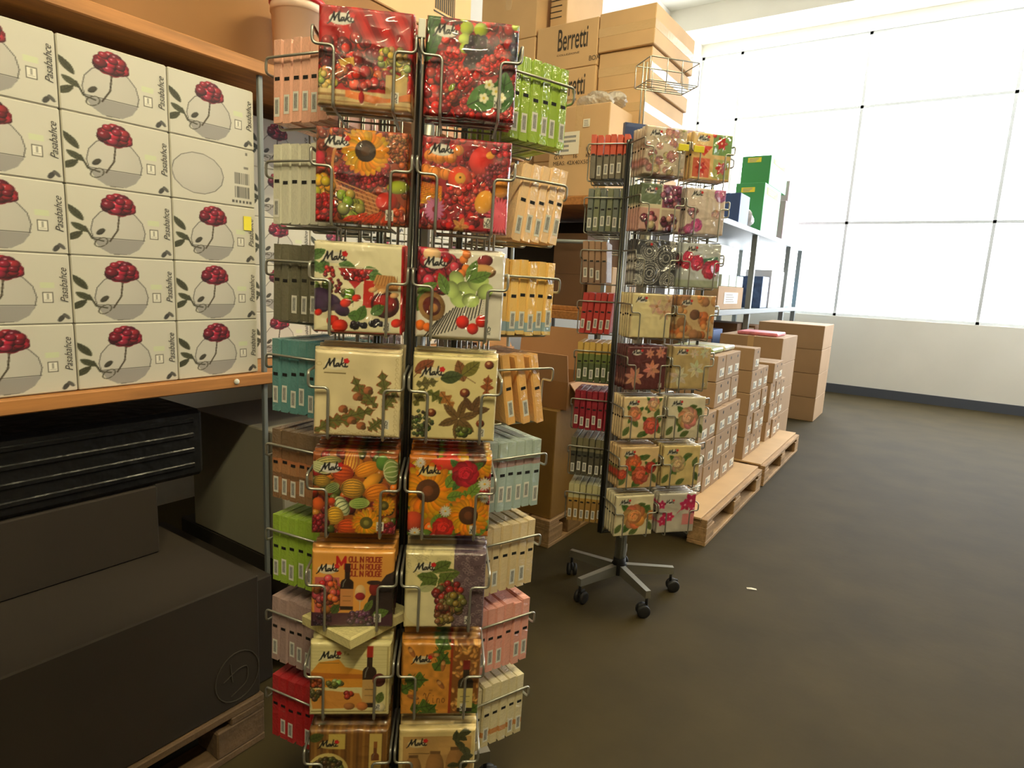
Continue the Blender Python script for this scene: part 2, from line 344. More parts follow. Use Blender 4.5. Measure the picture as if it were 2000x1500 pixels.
def art_basket(n):
    a = Art(n, (140, 60, 34), 13); a.berries(.5, .5, .7, .7, 260, .04, [(170, 50, 34), (120, 50, 30), (190, 90, 40), (150, 30, 36)])
    a.berries(.87, .82, .14, .14, 120, .018, [(190, 110, 60), (150, 80, 40)]); a.berries(.5, .52, .3, .14, 130, .026, [(150, 24, 40), (120, 20, 40), (176, 40, 50)])
    a.poly([(.18, .48), (.3, .38), (.72, .3), (.7, .14), (.4, .05), (.26, .2)], (170, 104, 60))
    for k in range(9): a.line([(.2+k*.06, .44-k*.02), (.34+k*.05, .1)], .012, (116, 66, 36)); 
    for k in range(6): a.line([(.2, .46-k*.05), (.7, .3-k*.04)], .012, (206, 146, 92))
    a.arc(.26, .6, .07, .22, 1.4, 4.4, .03, (196, 130, 70))
    a.berries(.08, .36, .09, .12, 16, .05, [(232, 150, 20), (240, 180, 40)]); a.berries(.1, .16, .12, .14, 60, .03, [(206, 26, 30), (170, 16, 30)])
    a.berries(.37, .2, .13, .13, 17, .055, [(160, 166, 54), (140, 150, 50), (176, 176, 70)], .5)
    a.ell(.78, .26, .12, .1, (190, 44, 32), .2, .5); a.ell(.9, .42, .12, .07, (150, 160, 40), .1, .5); a.ell(.05, .66, .06, .08, (190, 40, 60))
    for k in range(6): a.leaf(.4+k*.09, .06+.02*(k % 2), .2, .035, .3+k*.2, (206, 60, 26))
    a.berries(.92, .1, .1, .08, 22, .035, [(196, 80, 30), (170, 50, 30)]); a.sunflower(.54, .77, .25, 24); a.maki(.23, .84); a.fsc(.77, .06); return a
def art_apples(n):
    a = Art(n, (150, 30, 40), 14); a.berries(.5, .5, .72, .72, 330, .035, [(180, 34, 44), (150, 26, 40), (200, 60, 50), (120, 20, 36)])
    for x, y, r in ((.1, .78, .07), (.2, .77, .08), (.32, .78, .07), (.06, .62, .08), (.16, .6, .08), (.28, .6, .07), (.4, .86, .065)): a.ell(x, y, r, r*.9, (216, 130, 52), 0, .5); a.arc(x, y, r*.5, r*.85, 0, 6.28, .008, (170, 90, 30))
    a.ell(.68, .76, .15, .16, (196, 40, 34), 0, .6); a.ell(.76, .84, .05, .04, (226, 150, 50), .4, .2); a.ell(.44, .56, .135, .135, (206, 66, 34), 0, .6); a.ell(.44, .57, .06, .06, (226, 160, 60), 0, .2); a.ell(.44, .58, .012, .012, (70, 40, 20), 0, 0)
    a.berries(.9, .92, .12, .08, 40, .03, [(206, 40, 56), (170, 30, 50)]); a.berries(.85, .62, .16, .14, 60, .02, [(130, 20, 40), (160, 40, 60)])
    a.berries(.5, .4, .2, .1, 40, .03, [(206, 40, 40), (226, 80, 60)])
    for k in range(12): a.line([(.02, .5-k*.02), (.24, .46-k*.017)], .014, (232, 130+k*4, 30))
    for k in range(16): t = .39*k; a.ell(.17+math.cos(t)*.07, .22+math.sin(t)*.08, .05, .018, (190, 110, 150), t, .1)
    for k in range(26): t = .24*k; a.ell(.9+math.cos(t)*.09, .2+math.sin(t)*.12, .09, .014, (226, 90, 110), t, .1)
    a.ell(.72, .34, .1, .13, (232, 160, 50), -.4, .3); a.ell(.9, .5, .09, .1, (220, 140, 50), 0, .4)
    for x, y in ((.48, .16), (.58, .18), (.54, .08), (.34, .06), (.6, .05)): a.ell(x, y, .035, .035, (206, 36, 36))
    a.petals(.47, .06, .1, 5, (200, 140, 70), (160, 90, 40)); a.maki(.22, .85); a.fsc(.73, .06); return a
def art_jam(n):
    a = Art(n, (228, 218, 178), 15); a.rect(.97, 1, 0, 1, (190, 28, 34)); a.rect(0, 1, 0, .02, (190, 28, 34))
    for x, y, r in ((.05, .86, .5), (.12, .74, 1.1), (.03, .72, -.5), (.38, .74, -.3), (.62, .7, .1), (.7, .64, -.2)): a.leaf(x, y, .2, .065, r, (84, 120, 58))
    a.poly([(.27, .72), (.66, .72), (.46, .5)], (176, 30, 34)); a.berries(.46, .65, .15, .05, 60, .022, [(196, 34, 36), (150, 20, 30)]); a.line([(.46, .5), (.44, .3)], .012, (190, 180, 150)); a.line([(.25, .73), (.68, .73)], .008, (206, 180, 160))
    a.berries(.18, .6, .05, .16, 30, .02, [(150, 20, 26), (190, 50, 40)]); a.berries(.28, .5, .03, .1, 16, .017, [(120, 20, 26)])
    a.berries(.1, .5, .13, .06, 16, .035, [(120, 140, 60), (100, 124, 50)]); a.berries(.36, .42, .08, .06, 10, .035, [(130, 150, 66)])
    for x, y, r in ((.1, .4, .12), (.2, .34, .12), (.08, .3, .1), (.32, .26, .09)): a.ell(x, y, r, r*.75, (58, 38, 66), -.4, .5)
    a.poly([(.56, .6), (.68, .6), (.66, .3), (.55, .3)], (190, 40, 30)); a.ell(.8, .34, .16, .15, (70, 24, 24), 0, .3); a.ell(.8, .35, .13, .1, (150, 26, 26), 0, .5); a.rect(.68, .94, .5, .57, (190, 130, 70)); a.poly([(.66, .57), (.96, .54), (.9, .66), (.7, .67)], (196, 140, 80))
    for k in range(8): a.line([(.68+k*.035, .55), (.72+k*.03, .66)], .006, (130, 80, 40))
    for x, y in ((.66, .5), (.76, .49), (.9, .45)): a.ell(x, y, .05, .03, (214, 166, 110), .2)
    for x, y, r in ((.36, .34, .06), (.06, .22, .045), (.22, .14, .07), (.3, .08, .09), (.48, .4, .05), (.93, .14, .06)): a.ell(x, y, r, r*.8, (206, 44, 26), .3, .5)
    for x, y, r in ((.48, .2, 0), (.72, .28, .6), (.54, .24, 1.2)): a.leaf(x, y, .18, .07, r, (76, 112, 50))
    a.berries(.5, .1, .08, .03, 12, .028, [(34, 28, 40)]); a.berries(.7, .13, .06, .03, 9, .028, [(34, 28, 40)]); a.maki(.23, .83, 1, (216, 210, 190)); a.fsc(.78, .04); return a
def art_harvest(n):
    a = Art(n, (222, 216, 200), 16)
    for k in range(26): a.line([(.1+k*.04, 0+k*.012), (.25+k*.035, .2+k*.03)], .014, (52, 48, 46))
    a.poly([(.85, 1), (1, 1), (1, 0), (.3, 0), (.75, .3)], (224, 218, 204)); a.berries(.2, .78, .26, .24, 130, .06, [(176, 30, 56), (196, 60, 80), (150, 20, 40)]); a.ell(.16, .94, .1, .07, (232, 190, 140))
    for x, y in ((.52, .9), (.55, .8), (.5, .74), (.45, .7), (.55, .96)): a.ell(x, y, .05, .05, (214, 120, 50), 0, .5)
    a.ell(.76, .9, .09, .065, (120, 36, 40), .2, .5); a.ell(.76, .8, .13, .06, (196, 150, 90), -.1, .3); a.arc(.76, .79, .12, .07, 3.14, 6.28, .03, (100, 70, 40))
    for x, y, r in ((.45, .68, .1), (.56, .56, .12), (.7, .66, .12), (.48, .46, .11), (.62, .45, .1), (.4, .56, .1), (.78, .56, .1)): a.ell(x, y, r, r*.8, (168, 190, 110), x*5, .4)
    for x, y, r in ((.3, .62, 2), (.62, .78, 1.2), (.12, .56, .5), (.72, .72, .4), (.06, .42, 1.2)): a.leaf(x, y, .26, .07, r, (96, 130, 56))
    a.ell(.18, .36, .15, .17, (150, 110, 60), .5, .3); a.ell(.18, .36, .1, .11, (96, 30, 24), .5, .4); a.ell(.2, .34, .05, .05, (190, 130, 70), 0)
    for x, y, r in ((.54, .2, .075), (.66, .13, .065), (.76, .22, .07), (.06, .14, .06), (.14, .12, .05)): a.ell(x, y, r, r, (206, 40, 30) if x > .2 else (226, 110, 30), 0, .5)
    a.maki(.2, .84); a.fsc(.8, .06); return a
def art_oak(n):
    a = Art(n, (226, 210, 164), 17); a.grain(.07, 5)
    for x, y, r, L in ((.52, .56, 2.0, .34), (.8, .62, 1.75, .36), (.2, .15, .5, .4), (.36, .2, .1, .42), (.62, .48, 2.3, .3), (.88, .46, 1.0, .26), (.52, .28, .3, .4), (.72, .16, .7, .2)): a.leaf(x, y, L+.02, .1, r, (150, 76, 40), None, 4); a.leaf(x, y, L, .08, r, (104, 106, 52), (70, 66, 32), 4)
    for x, y in ((.62, .56), (.5, .48), (.34, .33), (.44, .2), (.55, .14)): a.ell(x, y, .055, .045, (156, 92, 56), .4, .5); a.ell(x+.03, y-.02, .03, .03, (96, 66, 36), .4, .3)
    for k in range(26): a.arc(.1+.034*k, .05+.02*math.sin(k), .018, .014, 0, 5, .004, (176, 152, 100))
    for k in range(16): a.arc(.94, .1+.055*k, .016, .02, 0, 5, .004, (176, 152, 100))
    a.arc(.06, .84, .03, .02, 0, 6, .004, (176, 152, 100)); a.maki(.25, .84, 1, (230, 220, 186)); a.line([(.12, .74), (.36, .74)], .01, (110, 90, 50)); a.fsc(.79, .11, .95); return a
def art_autumn(n):
    a = Art(n, (222, 206, 146), 18)
    for x, y, r, c in ((.14, .87, .6, (140, 76, 44)), (.56, .84, 1.9, (130, 84, 46)), (.68, .87, .7, (116, 110, 44)), (.46, .76, .2, (66, 80, 44)), (.3, .52, -.5, (96, 100, 40)), (.42, .48, -.9, (170, 110, 50)), (.1, .52, 1.1, (110, 104, 44)), (.18, .68, .2, (104, 96, 50)), (.88, .68, 1.5, (156, 84, 40))): a.leaf(x, y, .26, .085, r, c, None, 3 if y < .7 else 0)
    a.line([(.02, .74), (.1, .84)], .008, (110, 70, 40)); a.line([(.6, .78), (.74, .7)], .008, (110, 70, 40))
    for x, y, r in ((.89, .92, .055), (.62, .58, .06), (.24, .33, .055), (.82, .22, .05)): a.ell(x, y, r, r*.9, (120, 56, 32), 0, .7); a.ell(x-.01, y+.02, r*.35, r*.3, (206, 160, 110), 0, 0)
    for t in (.3, 1.3, 2.4, 3.5, 4.6, 5.6): a.leaf(.56+math.cos(t)*.13, .27+math.sin(t)*.13, .24, .055, t, (112, 84, 46))
    for t in (.2, 1.2, 2.1): a.leaf(.72+math.cos(t)*.11, .36+math.sin(t)*.11, .2, .05, t, (100, 70, 40))
    a.berries(.12, .2, .13, .16, 60, .02, [(84, 104, 48), (66, 84, 40), (60, 50, 40)], .3); a.berries(.62, .12, .08, .05, 22, .03, [(110, 124, 50), (90, 104, 44)])
    a.maki(.23, .8, 1, (220, 212, 180)); a.fsc(.8, .06, .9); return a
def art_pumpkin(n):
    a = Art(n, (150, 80, 30), 19); a.berries(.5, .5, .7, .7, 150, .05, [(170, 60, 30), (90, 96, 40), (206, 120, 40), (130, 30, 30)])
    def gourd(x, y, rx, ry, rot, c, c2, k=5):
        a.ell(x, y, rx, ry, c, rot, .4)
        for i in range(k):
            f = (i+.5)/k*2-1; a.arc(x, y, rx*.97, ry*f, -1.5, 1.5, .011, c2, 8, rot); a.arc(x, y, rx*.97, ry*f, 1.6, 4.7, .011, c2, 8, rot)
    gourd(.18, .88, .16, .08, .2, (196, 180, 110), (110, 110, 60)); gourd(.1, .82, .13, .07, -.3, (150, 160, 100), (226, 220, 170)); gourd(.46, .9, .13, .09, 1.4, (226, 170, 70), (180, 70, 40)); gourd(.36, .76, .12, .11, 0, (206, 84, 34), (150, 44, 26)); gourd(.64, .82, .15, .09, .4, (236, 150, 40), (206, 116, 24))
    a.ell(.82, .9, .08, .09, (84, 124, 50), 0, .5); gourd(.93, .8, .1, .16, .2, (120, 140, 76), (206, 206, 160)); a.ell(.7, .68, .13, .07, (232, 156, 44), .7, .4)
    gourd(.12, .66, .1, .07, 0, (196, 150, 50), (110, 90, 40)); gourd(.24, .58, .09, .06, .5, (70, 90, 50), (150, 160, 100)); gourd(.48, .58, .14, .12, 0, (220, 160, 50), (110, 86, 40), 7); gourd(.36, .36, .08, .13, .5, (206, 210, 160), (84, 100, 60)); gourd(.56, .4, .12, .07, .1, (110, 140, 60), (170, 186, 100)); gourd(.28, .24, .1, .11, .1, (226, 176, 50), (150, 110, 40), 6)
    gourd(.76, .54, .14, .11, .3, (220, 130, 34), (180, 90, 24)); a.ell(.08, .38, .07, .08, (206, 90, 36)); a.ell(.24, .42, .04, .04, (206, 70, 36)); gourd(.44, .1, .13, .1, 0, (206, 80, 30), (150, 50, 24))
    a.berries(.1, .14, .1, .1, 40, .03, [(140, 26, 40), (170, 50, 50)]); a.berries(.92, .08, .08, .08, 30, .028, [(150, 30, 44)])
    a.sunflower(.65, .16, .17, 22, (236, 160, 20), (96, 90, 40)); a.sunflower(.85, .38, .13, 20, (232, 150, 20), (84, 76, 34)); a.maki(.22, .82, .95); a.fsc(.77, .06); return a
def art_sunrose(n):
    a = Art(n, (196, 110, 24), 20); a.berries(.5, .5, .7, .7, 80, .08, [(110, 130, 40), (226, 140, 30), (190, 40, 36)])
    a.ell(.5, .92, .25, .08, (206, 60, 40)); a.sunflower(.82, .98, .24, 22, (236, 150, 20), (80, 46, 24)); a.sunflower(.24, .58, .34, 24, (240, 154, 18), (84, 48, 26), .42)
    for x, y, r in ((.52, .72, 1), (.58, .52, .2), (.72, .5, 2), (.8, .62, .9), (.5, .3, 1.4), (.36, .2, 1.2), (.86, .08, .2)): a.leaf(x, y, .22, .08, r, (110, 140, 50))
    a.rose(.68, .8, .16, (186, 26, 44)); a.sunflower(.74, .28, .26, 22, (240, 150, 20), (70, 40, 24)); a.rose(.44, .12, .13, (206, 40, 30), False); a.ell(.08, .2, .12, .12, (196, 70, 40))
    for x, y, r in ((.92, .68, .08), (.46, .33, .07), (.1, .05, .07), (.93, .5, .06), (.14, .92, .06)): a.petals(x, y, r*1.1, 14, (236, 232, 214), (226, 170, 40), .16)
    a.maki(.25, .82, 1, (226, 200, 130)); a.fsc(.76, .04); return a
def art_moulin(n):
    a = Art(n, (226, 158, 70), 21); a.grain(.05, 5); a.rect(0, 1, 0, .2, (76, 44, 56))
    a.poly([(.05, .66), (.34, .66), (.36, .22), (.05, .2)], (196, 96, 90)); a.berries(.2, .45, .14, .22, 60, .045, [(206, 84, 84), (214, 120, 60), (190, 50, 60)])
    a.berries(.14, .1, .12, .08, 30, .02, [(60, 40, 60)]); a.rect(.86, 1, .25, .6, (44, 30, 30)); a.poly([(.9, .7), (1, .75), (1, .2), (.62, .1), (.7, .4)], (46, 34, 34))
    for i, y in enumerate((.86, .77, .68)): a.text('OULIN ROUGE' if i == 0 else 'OULIN ROUGE', .45, y, .065, (150, 44, 26), .014, .62)
    a.text('M', .31, .77, .15, (190, 30, 30), .03); a.bottle(.435, .24, .6, .155, (60, 30, 28), (206, 140, 80), (40, 26, 22))
    a.ell(.595, .46, .065, .11, (226, 190, 130), 0, .2); a.ell(.595, .42, .06, .05, (150, 34, 44), 0, .3); a.line([(.595, .36), (.595, .16)], .01, (206, 190, 160)); a.ell(.76, .52, .06, .09, (130, 40, 34), 0, .3); a.ell(.76, .6, .09, .03, (60, 40, 36), 0, 0)
    a.berries(.62, .13, .16, .1, 55, .03, [(86, 46, 76), (110, 66, 96)]); a.leaf(.3, .25, .14, .06, 1, (70, 90, 40)); a.leaf(.85, .2, .2, .07, .3, (96, 120, 50)); a.leaf(.7, .3, .18, .05, 1, (90, 110, 50)); a.maki(.2, .76, .95, (226, 212, 180)); a.fsc(.77, .08); return a
def art_grape(n):
    a = Art(n, (222, 208, 152), 22); a.grain(.06, 12); a.rect(.6, 1, 0, 1, (98, 78, 84))
    for k in range(150): x, y = a.R.uniform(.61, 1), a.R.random(); a.arc(x, y, .022, .018, 0, 5, .006, (150, 130, 128) if k % 3 else (66, 50, 56))
    for k in range(50): a.arc(a.R.uniform(0, .6), a.R.uniform(.7, 1), .02, .016, 0, 5, .005, (186, 172, 124))
    for x, y, r in ((.45, .82, .5), (.28, .68, 3.0), (.3, .58, .6), (.55, .72, .2), (.5, .64, 1)): a.leaf(x, y, .26, .09, r, (92, 110, 46))
    a.ell(.3, .3, .3, .28, (230, 220, 176), 0, .05, .6); a.berries(.55, .48, .18, .14, 70, .042, [(150, 44, 40), (120, 104, 54), (140, 116, 60), (170, 50, 44)]); a.berries(.62, .34, .13, .12, 36, .042, [(124, 108, 56), (140, 116, 60)]); a.berries(.48, .22, .08, .1, 26, .038, [(176, 50, 46), (140, 90, 50)]); a.berries(.47, .08, .05, .05, 7, .036, [(140, 116, 60)]); a.berries(.56, .14, .04, .05, 6, .036, [(130, 110, 60)])
    a.line([(.4, .74), (.6, .76)], .014, (150, 140, 90)); a.maki(.24, .8, .95, (222, 214, 180)); a.fsc(.76, .06, .95); return a
def art_cheese(n):
    a = Art(n, (222, 210, 150), 23)
    for k in range(8): a.line([(.02, .97-k*.045), (.98, .98-k*.045+.02*math.sin(k))], .004, (196, 182, 120))
    a.rect(0, 1, 0, .05, (206, 196, 140)); a.rect(.03, .97, .06, .075, (150, 130, 70)); a.rect(.95, .965, .06, .95, (180, 160, 96))
    a.poly([(.12, .74), (.36, .78), (.44, .68), (.7, .62), (.7, .4), (.02, .4), (.02, .6)], (220, 150, 50)); a.poly([(0, .38), (.62, .32), (.7, .12), (.05, .1)], (214, 146, 64)); a.poly([(.02, .6), (.7, .58), (.7, .52), (.02, .52)], (190, 110, 34))
    a.berries(.08, .46, .1, .06, 26, .03, [(150, 70, 40), (196, 110, 60)]); a.berries(.3, .46, .1, .04, 16, .03, [(120, 130, 60), (196, 190, 110)]); a.berries(.08, .3, .07, .06, 14, .028, [(110, 90, 50)]); a.berries(.48, .3, .05, .03, 8, .03, [(190, 50, 40)])
    a.bottle(.74, .12, .84, .17, (170, 40, 28), (200, 160, 96), (50, 34, 26)); a.ell(.86, .5, .08, .09, (100, 40, 40), 0, .4); a.ell(.5, .14, .07, .05, (170, 110, 60)); a.ell(.66, .14, .07, .06, (200, 120, 60)); a.leaf(.88, .26, .16, .06, 1.3, (96, 110, 50)); a.ell(.9, .12, .05, .06, (220, 206, 160))
    a.text('Vin', .42, .84, .04, (150, 134, 80), .006); a.maki(.25, .82, .95, (222, 214, 170)); a.line([(.13, .73), (.36, .73)], .008, (120, 100, 50)); a.fsc(.82, .08, .8); return a
def art_vino(n):
    a = Art(n, (206, 138, 52), 24); a.grain(.1, 16); a.rect(.62, 1, 0, 1, (130, 80, 34))
    for k in range(100):
        x, y = a.R.uniform(.66, .98), a.R.uniform(.0, 1); t = a.R.random()*3; c = a.R.choice([(196, 140, 70), (214, 160, 84), (166, 110, 54)]); a.ell(x, y, .04, .02, c, t, .4)
    a.rect(.61, .64, 0, 1, (150, 50, 24))
    for x, y, r in ((.5, .94, 1.2), (.5, .76, 1.0), (.12, .42, .6), (.2, .5, 0), (.36, .06, .8), (.28, .12, .2), (.9, .08, .5)): a.leaf(x, y, .3, .13, r, (76, 104, 36), None, 2)
    for x, y, t in ((.12, .88, 2.1), (.4, .84, .1), (.52, .7, 1.5), (.5, .44, 2.2), (.16, .26, -.3)): a.ell(x, y, .08, .03, (150, 90, 46), t, .3); a.ell(x+.03*math.cos(t), y+.03*math.sin(t), .03, .026, (196, 140, 80), t, .2)
    a.bottle(.82, .05, .72, .19, (120, 26, 22), (214, 196, 120), (44, 34, 24)); a.text('Vino', .3, .18, .13, (110, 66, 30), .009, .78); a.text('IIII', .36, .345, .025, (130, 80, 36), .005, .9); a.maki(.25, .77, .9, (206, 190, 150)); a.fsc(.76, .06, .95); return a
def art_plate(n):
    a = Art(n, (126, 84, 36), 25)
    for k in range(14): a.rect(k*.075, k*.075+.03, 0, 1, (150, 106, 46) if k % 2 else (104, 68, 30))
    a.rect(.25, .46, .74, .95, (206, 180, 90)); a.rect(.76, .92, .25, .95, (206, 178, 96)); a.bottle(.84, .34, .5, .1, (150, 90, 40), (206, 170, 90), (110, 60, 30)); a.berries(.84, .36, .08, .06, 26, .025, [(50, 40, 34)])
    a.ell(.25, .42, .26, .26, (206, 186, 110), 0, .1); a.ell(.25, .42, .21, .21, (70, 56, 30), 0, .1); a.berries(.25, .42, .2, .2, 120, .028, [(90, 80, 40), (66, 56, 34), (110, 96, 50)])
    a.ell(.72, .12, .06, .07, (200, 90, 30)); a.leaf(.1, .9, .2, .07, .4, (76, 84, 36)); a.maki(.25, .8, .9, (196, 176, 110)); return a
def art_sepia(n):
    a = Art(n, (216, 192, 128), 26); a.rect(.06, .94, 0, .9, (186, 146, 86)); a.grain(.08, 7)
    for x, y, w, h in ((.2, .2, .2, .4), (.48, .2, .22, .45), (.74, .2, .22, .5)): a.ell(x, y+h*.5, w*.55, h*.6, (150, 108, 60), 0, .35); a.rect(x-w*.3, x+w*.3, y+h, y+h*1.1, (110, 78, 44))
    for k in range(14): a.leaf(.8+a.R.uniform(-.1, .1), .66+a.R.uniform(-.2, .3), .16, .05, a.R.random()*6, (70, 72, 44))
    a.line([(.14, .66), (.4, .66)], .012, (110, 80, 44)); a.maki(.24, .8, .95, (210, 190, 140)); return a

# ---- artwork of the far rack
def art_soft(n, bg, cols, seed, r=.1, k=26):
    a = Art(n, bg, seed)
    for _ in range(k): a.rose(a.R.random(), a.R.random(), r*a.R.uniform(.6, 1.2), a.R.choice(cols), False)
    a.grain(.08, 9); a.maki(.24, .84); return a
def art_tiles(n):
    a = Art(n, (232, 196, 130), 31); a.rect(.5, 1, .55, .98, (120, 160, 96)); a.rect(.05, .46, .06, .46, (226, 110, 80)); a.rect(.55, .95, .06, .46, (176, 180, 110))
    for x, y in ((.72, .8), (.25, .26), (.75, .28)): a.petals(x, y, .15, 6, (206, 44, 40), (240, 220, 190), .3)
    a.poly([(.1, .72), (.5, .72), (.3, .5)], (222, 70, 50)); a.ell(.53, .95, .05, .05, (206, 50, 46)); a.maki(.26, .86, 1.05); return a
def art_purple(n):
    a = Art(n, (216, 206, 176), 32); a.rect(0, .49, .56, 1, (96, 112, 86)); a.rect(.52, 1, .5, 1, (140, 70, 100)); a.rect(.0, .48, .0, .48, (206, 160, 150)); a.rect(.52, 1, 0, .46, (190, 170, 150))
    a.berries(.75, .75, .22, .22, 40, .06, [(120, 40, 80), (170, 90, 130)]); a.berries(.25, .2, .16, .16, 16, .07, [(120, 30, 60), (226, 196, 170)]); a.berries(.72, .2, .18, .16, 16, .07, [(110, 24, 56), (206, 150, 150)]); a.maki(.24, .84); return a
def art_pinkpastel(n):
    a = Art(n, (220, 202, 190), 33); a.rect(.48, .55, 0, 1, (206, 190, 176)); a.rose(.3, .2, .14, (206, 90, 150), False); a.rose(.12, .1, .12, (190, 80, 140), False); a.rose(.85, .88, .16, (216, 120, 170), False); a.rose(.75, .45, .1, (220, 180, 170), False); a.berries(.2, .5, .12, .12, 12, .05, [(196, 150, 150)]); a.maki(.26, .86); return a
def art_circles(n):
    a = Art(n, (58, 60, 66), 34)
    for x, y, r in ((.3, .75, .2), (.72, .62, .28), (.35, .28, .24), (.8, .14, .18), (.05, .5, .16), (.95, .95, .14), (.04, .1, .14)):
        for q in (1, .8, .55, .3): 
            for k in range(int(34*q)+6): t = 6.283*k/(int(34*q)+6); a.ell(x+math.cos(t)*r*q, y+math.sin(t)*r*q, .011, .011, (220, 220, 214), 0, 0)
    a.maki(.24, .86, .9, (110, 112, 116)); return a
def art_poppy(n):
    a = Art(n, (196, 202, 206), 35); a.poly([(.3, .62), (.9, .72), (.95, .6), (.4, .5)], (70, 120, 100))
    for x, y, r in ((.12, .58, .16), (.38, .56, .17), (.72, .42, .2), (.15, .7, .12), (.85, .5, .14)): a.rose(x, y, r, (226, 60, 96), False)
    a.rect(0, 1, 0, .18, (170, 180, 160)); a.grain(.06, 6); a.maki(.24, .85); return a
def art_lily(n):
    a = Art(n, (230, 216, 166), 36); a.poly([(.35, .98), (1, .98), (1, .5), (.5, .55)], (206, 186, 140))
    for x, y in ((.6, .72), (.8, .6), (.9, .85)): a.petals(x, y, .2, 6, (214, 176, 150), (170, 120, 80), .22)
    a.grain(.05, 8); a.maki(.22, .85); return a
def art_stones(n):
    a = Art(n, (206, 176, 130), 37)
    for _ in range(40): a.ell(a.R.random(), a.R.random(), *(a.R.uniform(.05, .13),)*2, a.R.choice([(190, 140, 90), (150, 104, 66), (170, 120, 84), (214, 150, 90), (196, 110, 60)]), 0, .35)
    a.ell(.46, .56, .13, .12, (110, 74, 56), .3); a.maki(.24, .82); return a
def art_poin(n, bg, pc, seed):
    a = Art(n, bg, seed); a.grain(.08, 8)
    for x, y, r in ((.2, .3, .24), (.62, .48, .22), (.82, .86, .14), (.55, .84, .12)): a.petals(x, y, r, 7, pc, tuple(v*.8 for v in pc), .24, x)
    a.maki(.24, .86); a.fsc(.82, .06, .9); return a
def art_roses(n, bg, specs, seed, extra=None):
    a = Art(n, bg, seed); a.grain(.05, 7)
    for x, y, r in ((.1, .2, 1), (.9, .25, 2), (.5, .12, .5), (.65, .75, .3), (.3, .4, 2.2), (.85, .6, 1.2)): a.leaf(x, y, .26, .08, r, (96, 116, 60))
    for x, y, r, c in specs: a.rose(x, y, r, c)
    if extra: extra(a)
    a.maki(.24, .84, 1, (200, 200, 186)); return a
def art_orchid(n):
    a = Art(n, (196, 190, 176), 44); a.grain(.08, 6); a.rect(.65, 1, .2, .48, (226, 140, 140))
    for x, y, r in ((.85, .8, .2), (.7, .7, .16), (.95, .6, .16), (.2, .4, .16), (.08, .72, .12), (.12, .3, .12), (.32, .42, .12)): a.petals(x, y, r, 5, (206, 40, 96), (240, 170, 190), .38, x*4)
    a.line([(.5, .5), (.6, .6)], .012, (190, 60, 90)); a.maki(.28, .78, .9); return a
# ------------------------------------------------------------------ napkin packs
PW, PH, PT = .158, .160, .0195
M_PRINT = print_mat('printed_napkin_film', .35, 26); M_PRINT_X = print_mat('printed_napkin_film_creased', 1.0, 11, .13)
def vnoise(n, cells, seed):
    rs = np.random.RandomState(seed); g = rs.rand(cells+2, cells+2); c = np.linspace(0, cells, n); i = np.minimum(c.astype(int), cells); f = c-i; f = f*f*(3-2*f)
    a = g[np.ix_(i, i)]; b = g[np.ix_(i, i+1)]; d = g[np.ix_(i+1, i)]; e = g[np.ix_(i+1, i+1)]; fx = f[None, :]; fy = f[:, None]
    return (a*(1-fx)+b*fx)*(1-fy)+(d*(1-fx)+e*fx)*fy
def pack_mesh(name, n, cols, mat, seed=1, crk=.0005, W=PW, H=PH, T=PT, r=.0045):
    u = np.linspace(0, 1, n); U, V = np.meshgrid(u, u)
    e = np.minimum(np.minimum(U, 1-U)*W, np.minimum(V, 1-V)*H); q = np.clip(1-e/r, 0, 1); drop = r*(1-np.sqrt(1-q*q))
    fade = np.clip(e/.02, 0, 1); z = vnoise(n, 7, seed); cr = crk*fade*(1-np.abs(z-.5)*4)
    Yf = -T/2+drop-.0012*np.sin(math.pi*U)*np.sin(math.pi*V)-cr
    wob = .0012*(vnoise(n, 5, seed+9)-.5)
    vs = np.stack([(U-.5)*W, Yf, V*H+wob*(V > .98)], -1).reshape(-1, 3)
    loop = [j for j in range(n)]+[i*n+n-1 for i in range(1, n)]+[(n-1)*n+j for j in range(n-2, -1, -1)]+[i*n for i in range(n-2, 0, -1)]
    m = len(loop); rim = vs[loop].copy(); r1 = rim.copy(); r1[:, 1] = T/2-.003; r2 = rim.copy(); r2[:, 1] = T/2
    r2[:, 0] *= 1-.008/W; r2[:, 2] = H/2+(r2[:, 2]-H/2)*(1-.008/H)
    allv = np.concatenate([vs, r1, r2]); A = n*n; B = A+m
    idx = np.arange(n*n).reshape(n, n)
    fs = np.stack([idx[:-1, :-1], idx[:-1, 1:], idx[1:, 1:], idx[1:, :-1]], -1).reshape(-1, 4).tolist()
    for k in range(m):
        k2 = (k+1) % m; fs.append((loop[k2], loop[k], A+k, A+k2)); fs.append((A+k2, A+k, B+k, B+k2))
    fs.append(tuple(B+k for k in range(m)))
    me = bpy.data.meshes.new(name); me.from_pydata(allv.tolist(), [], fs); me.update()
    if cols is not None:
        s = np.linspace(0, cols.shape[0]-1, n).round().astype(int); c = cols[np.ix_(s, s)].reshape(-1, 3)
        al = np.concatenate([c, c[loop], np.broadcast_to(c.mean(0), (m, 3))]); al = np.concatenate([al, np.ones((len(al), 1))], 1)
        at = me.color_attributes.new('print', 'FLOAT_COLOR', 'POINT'); at.data.foreach_set('color', al.astype(np.float32).ravel())
    me.materials.append(mat); me.polygons.foreach_set('use_smooth', [cols is not None]*len(me.polygons)); return me

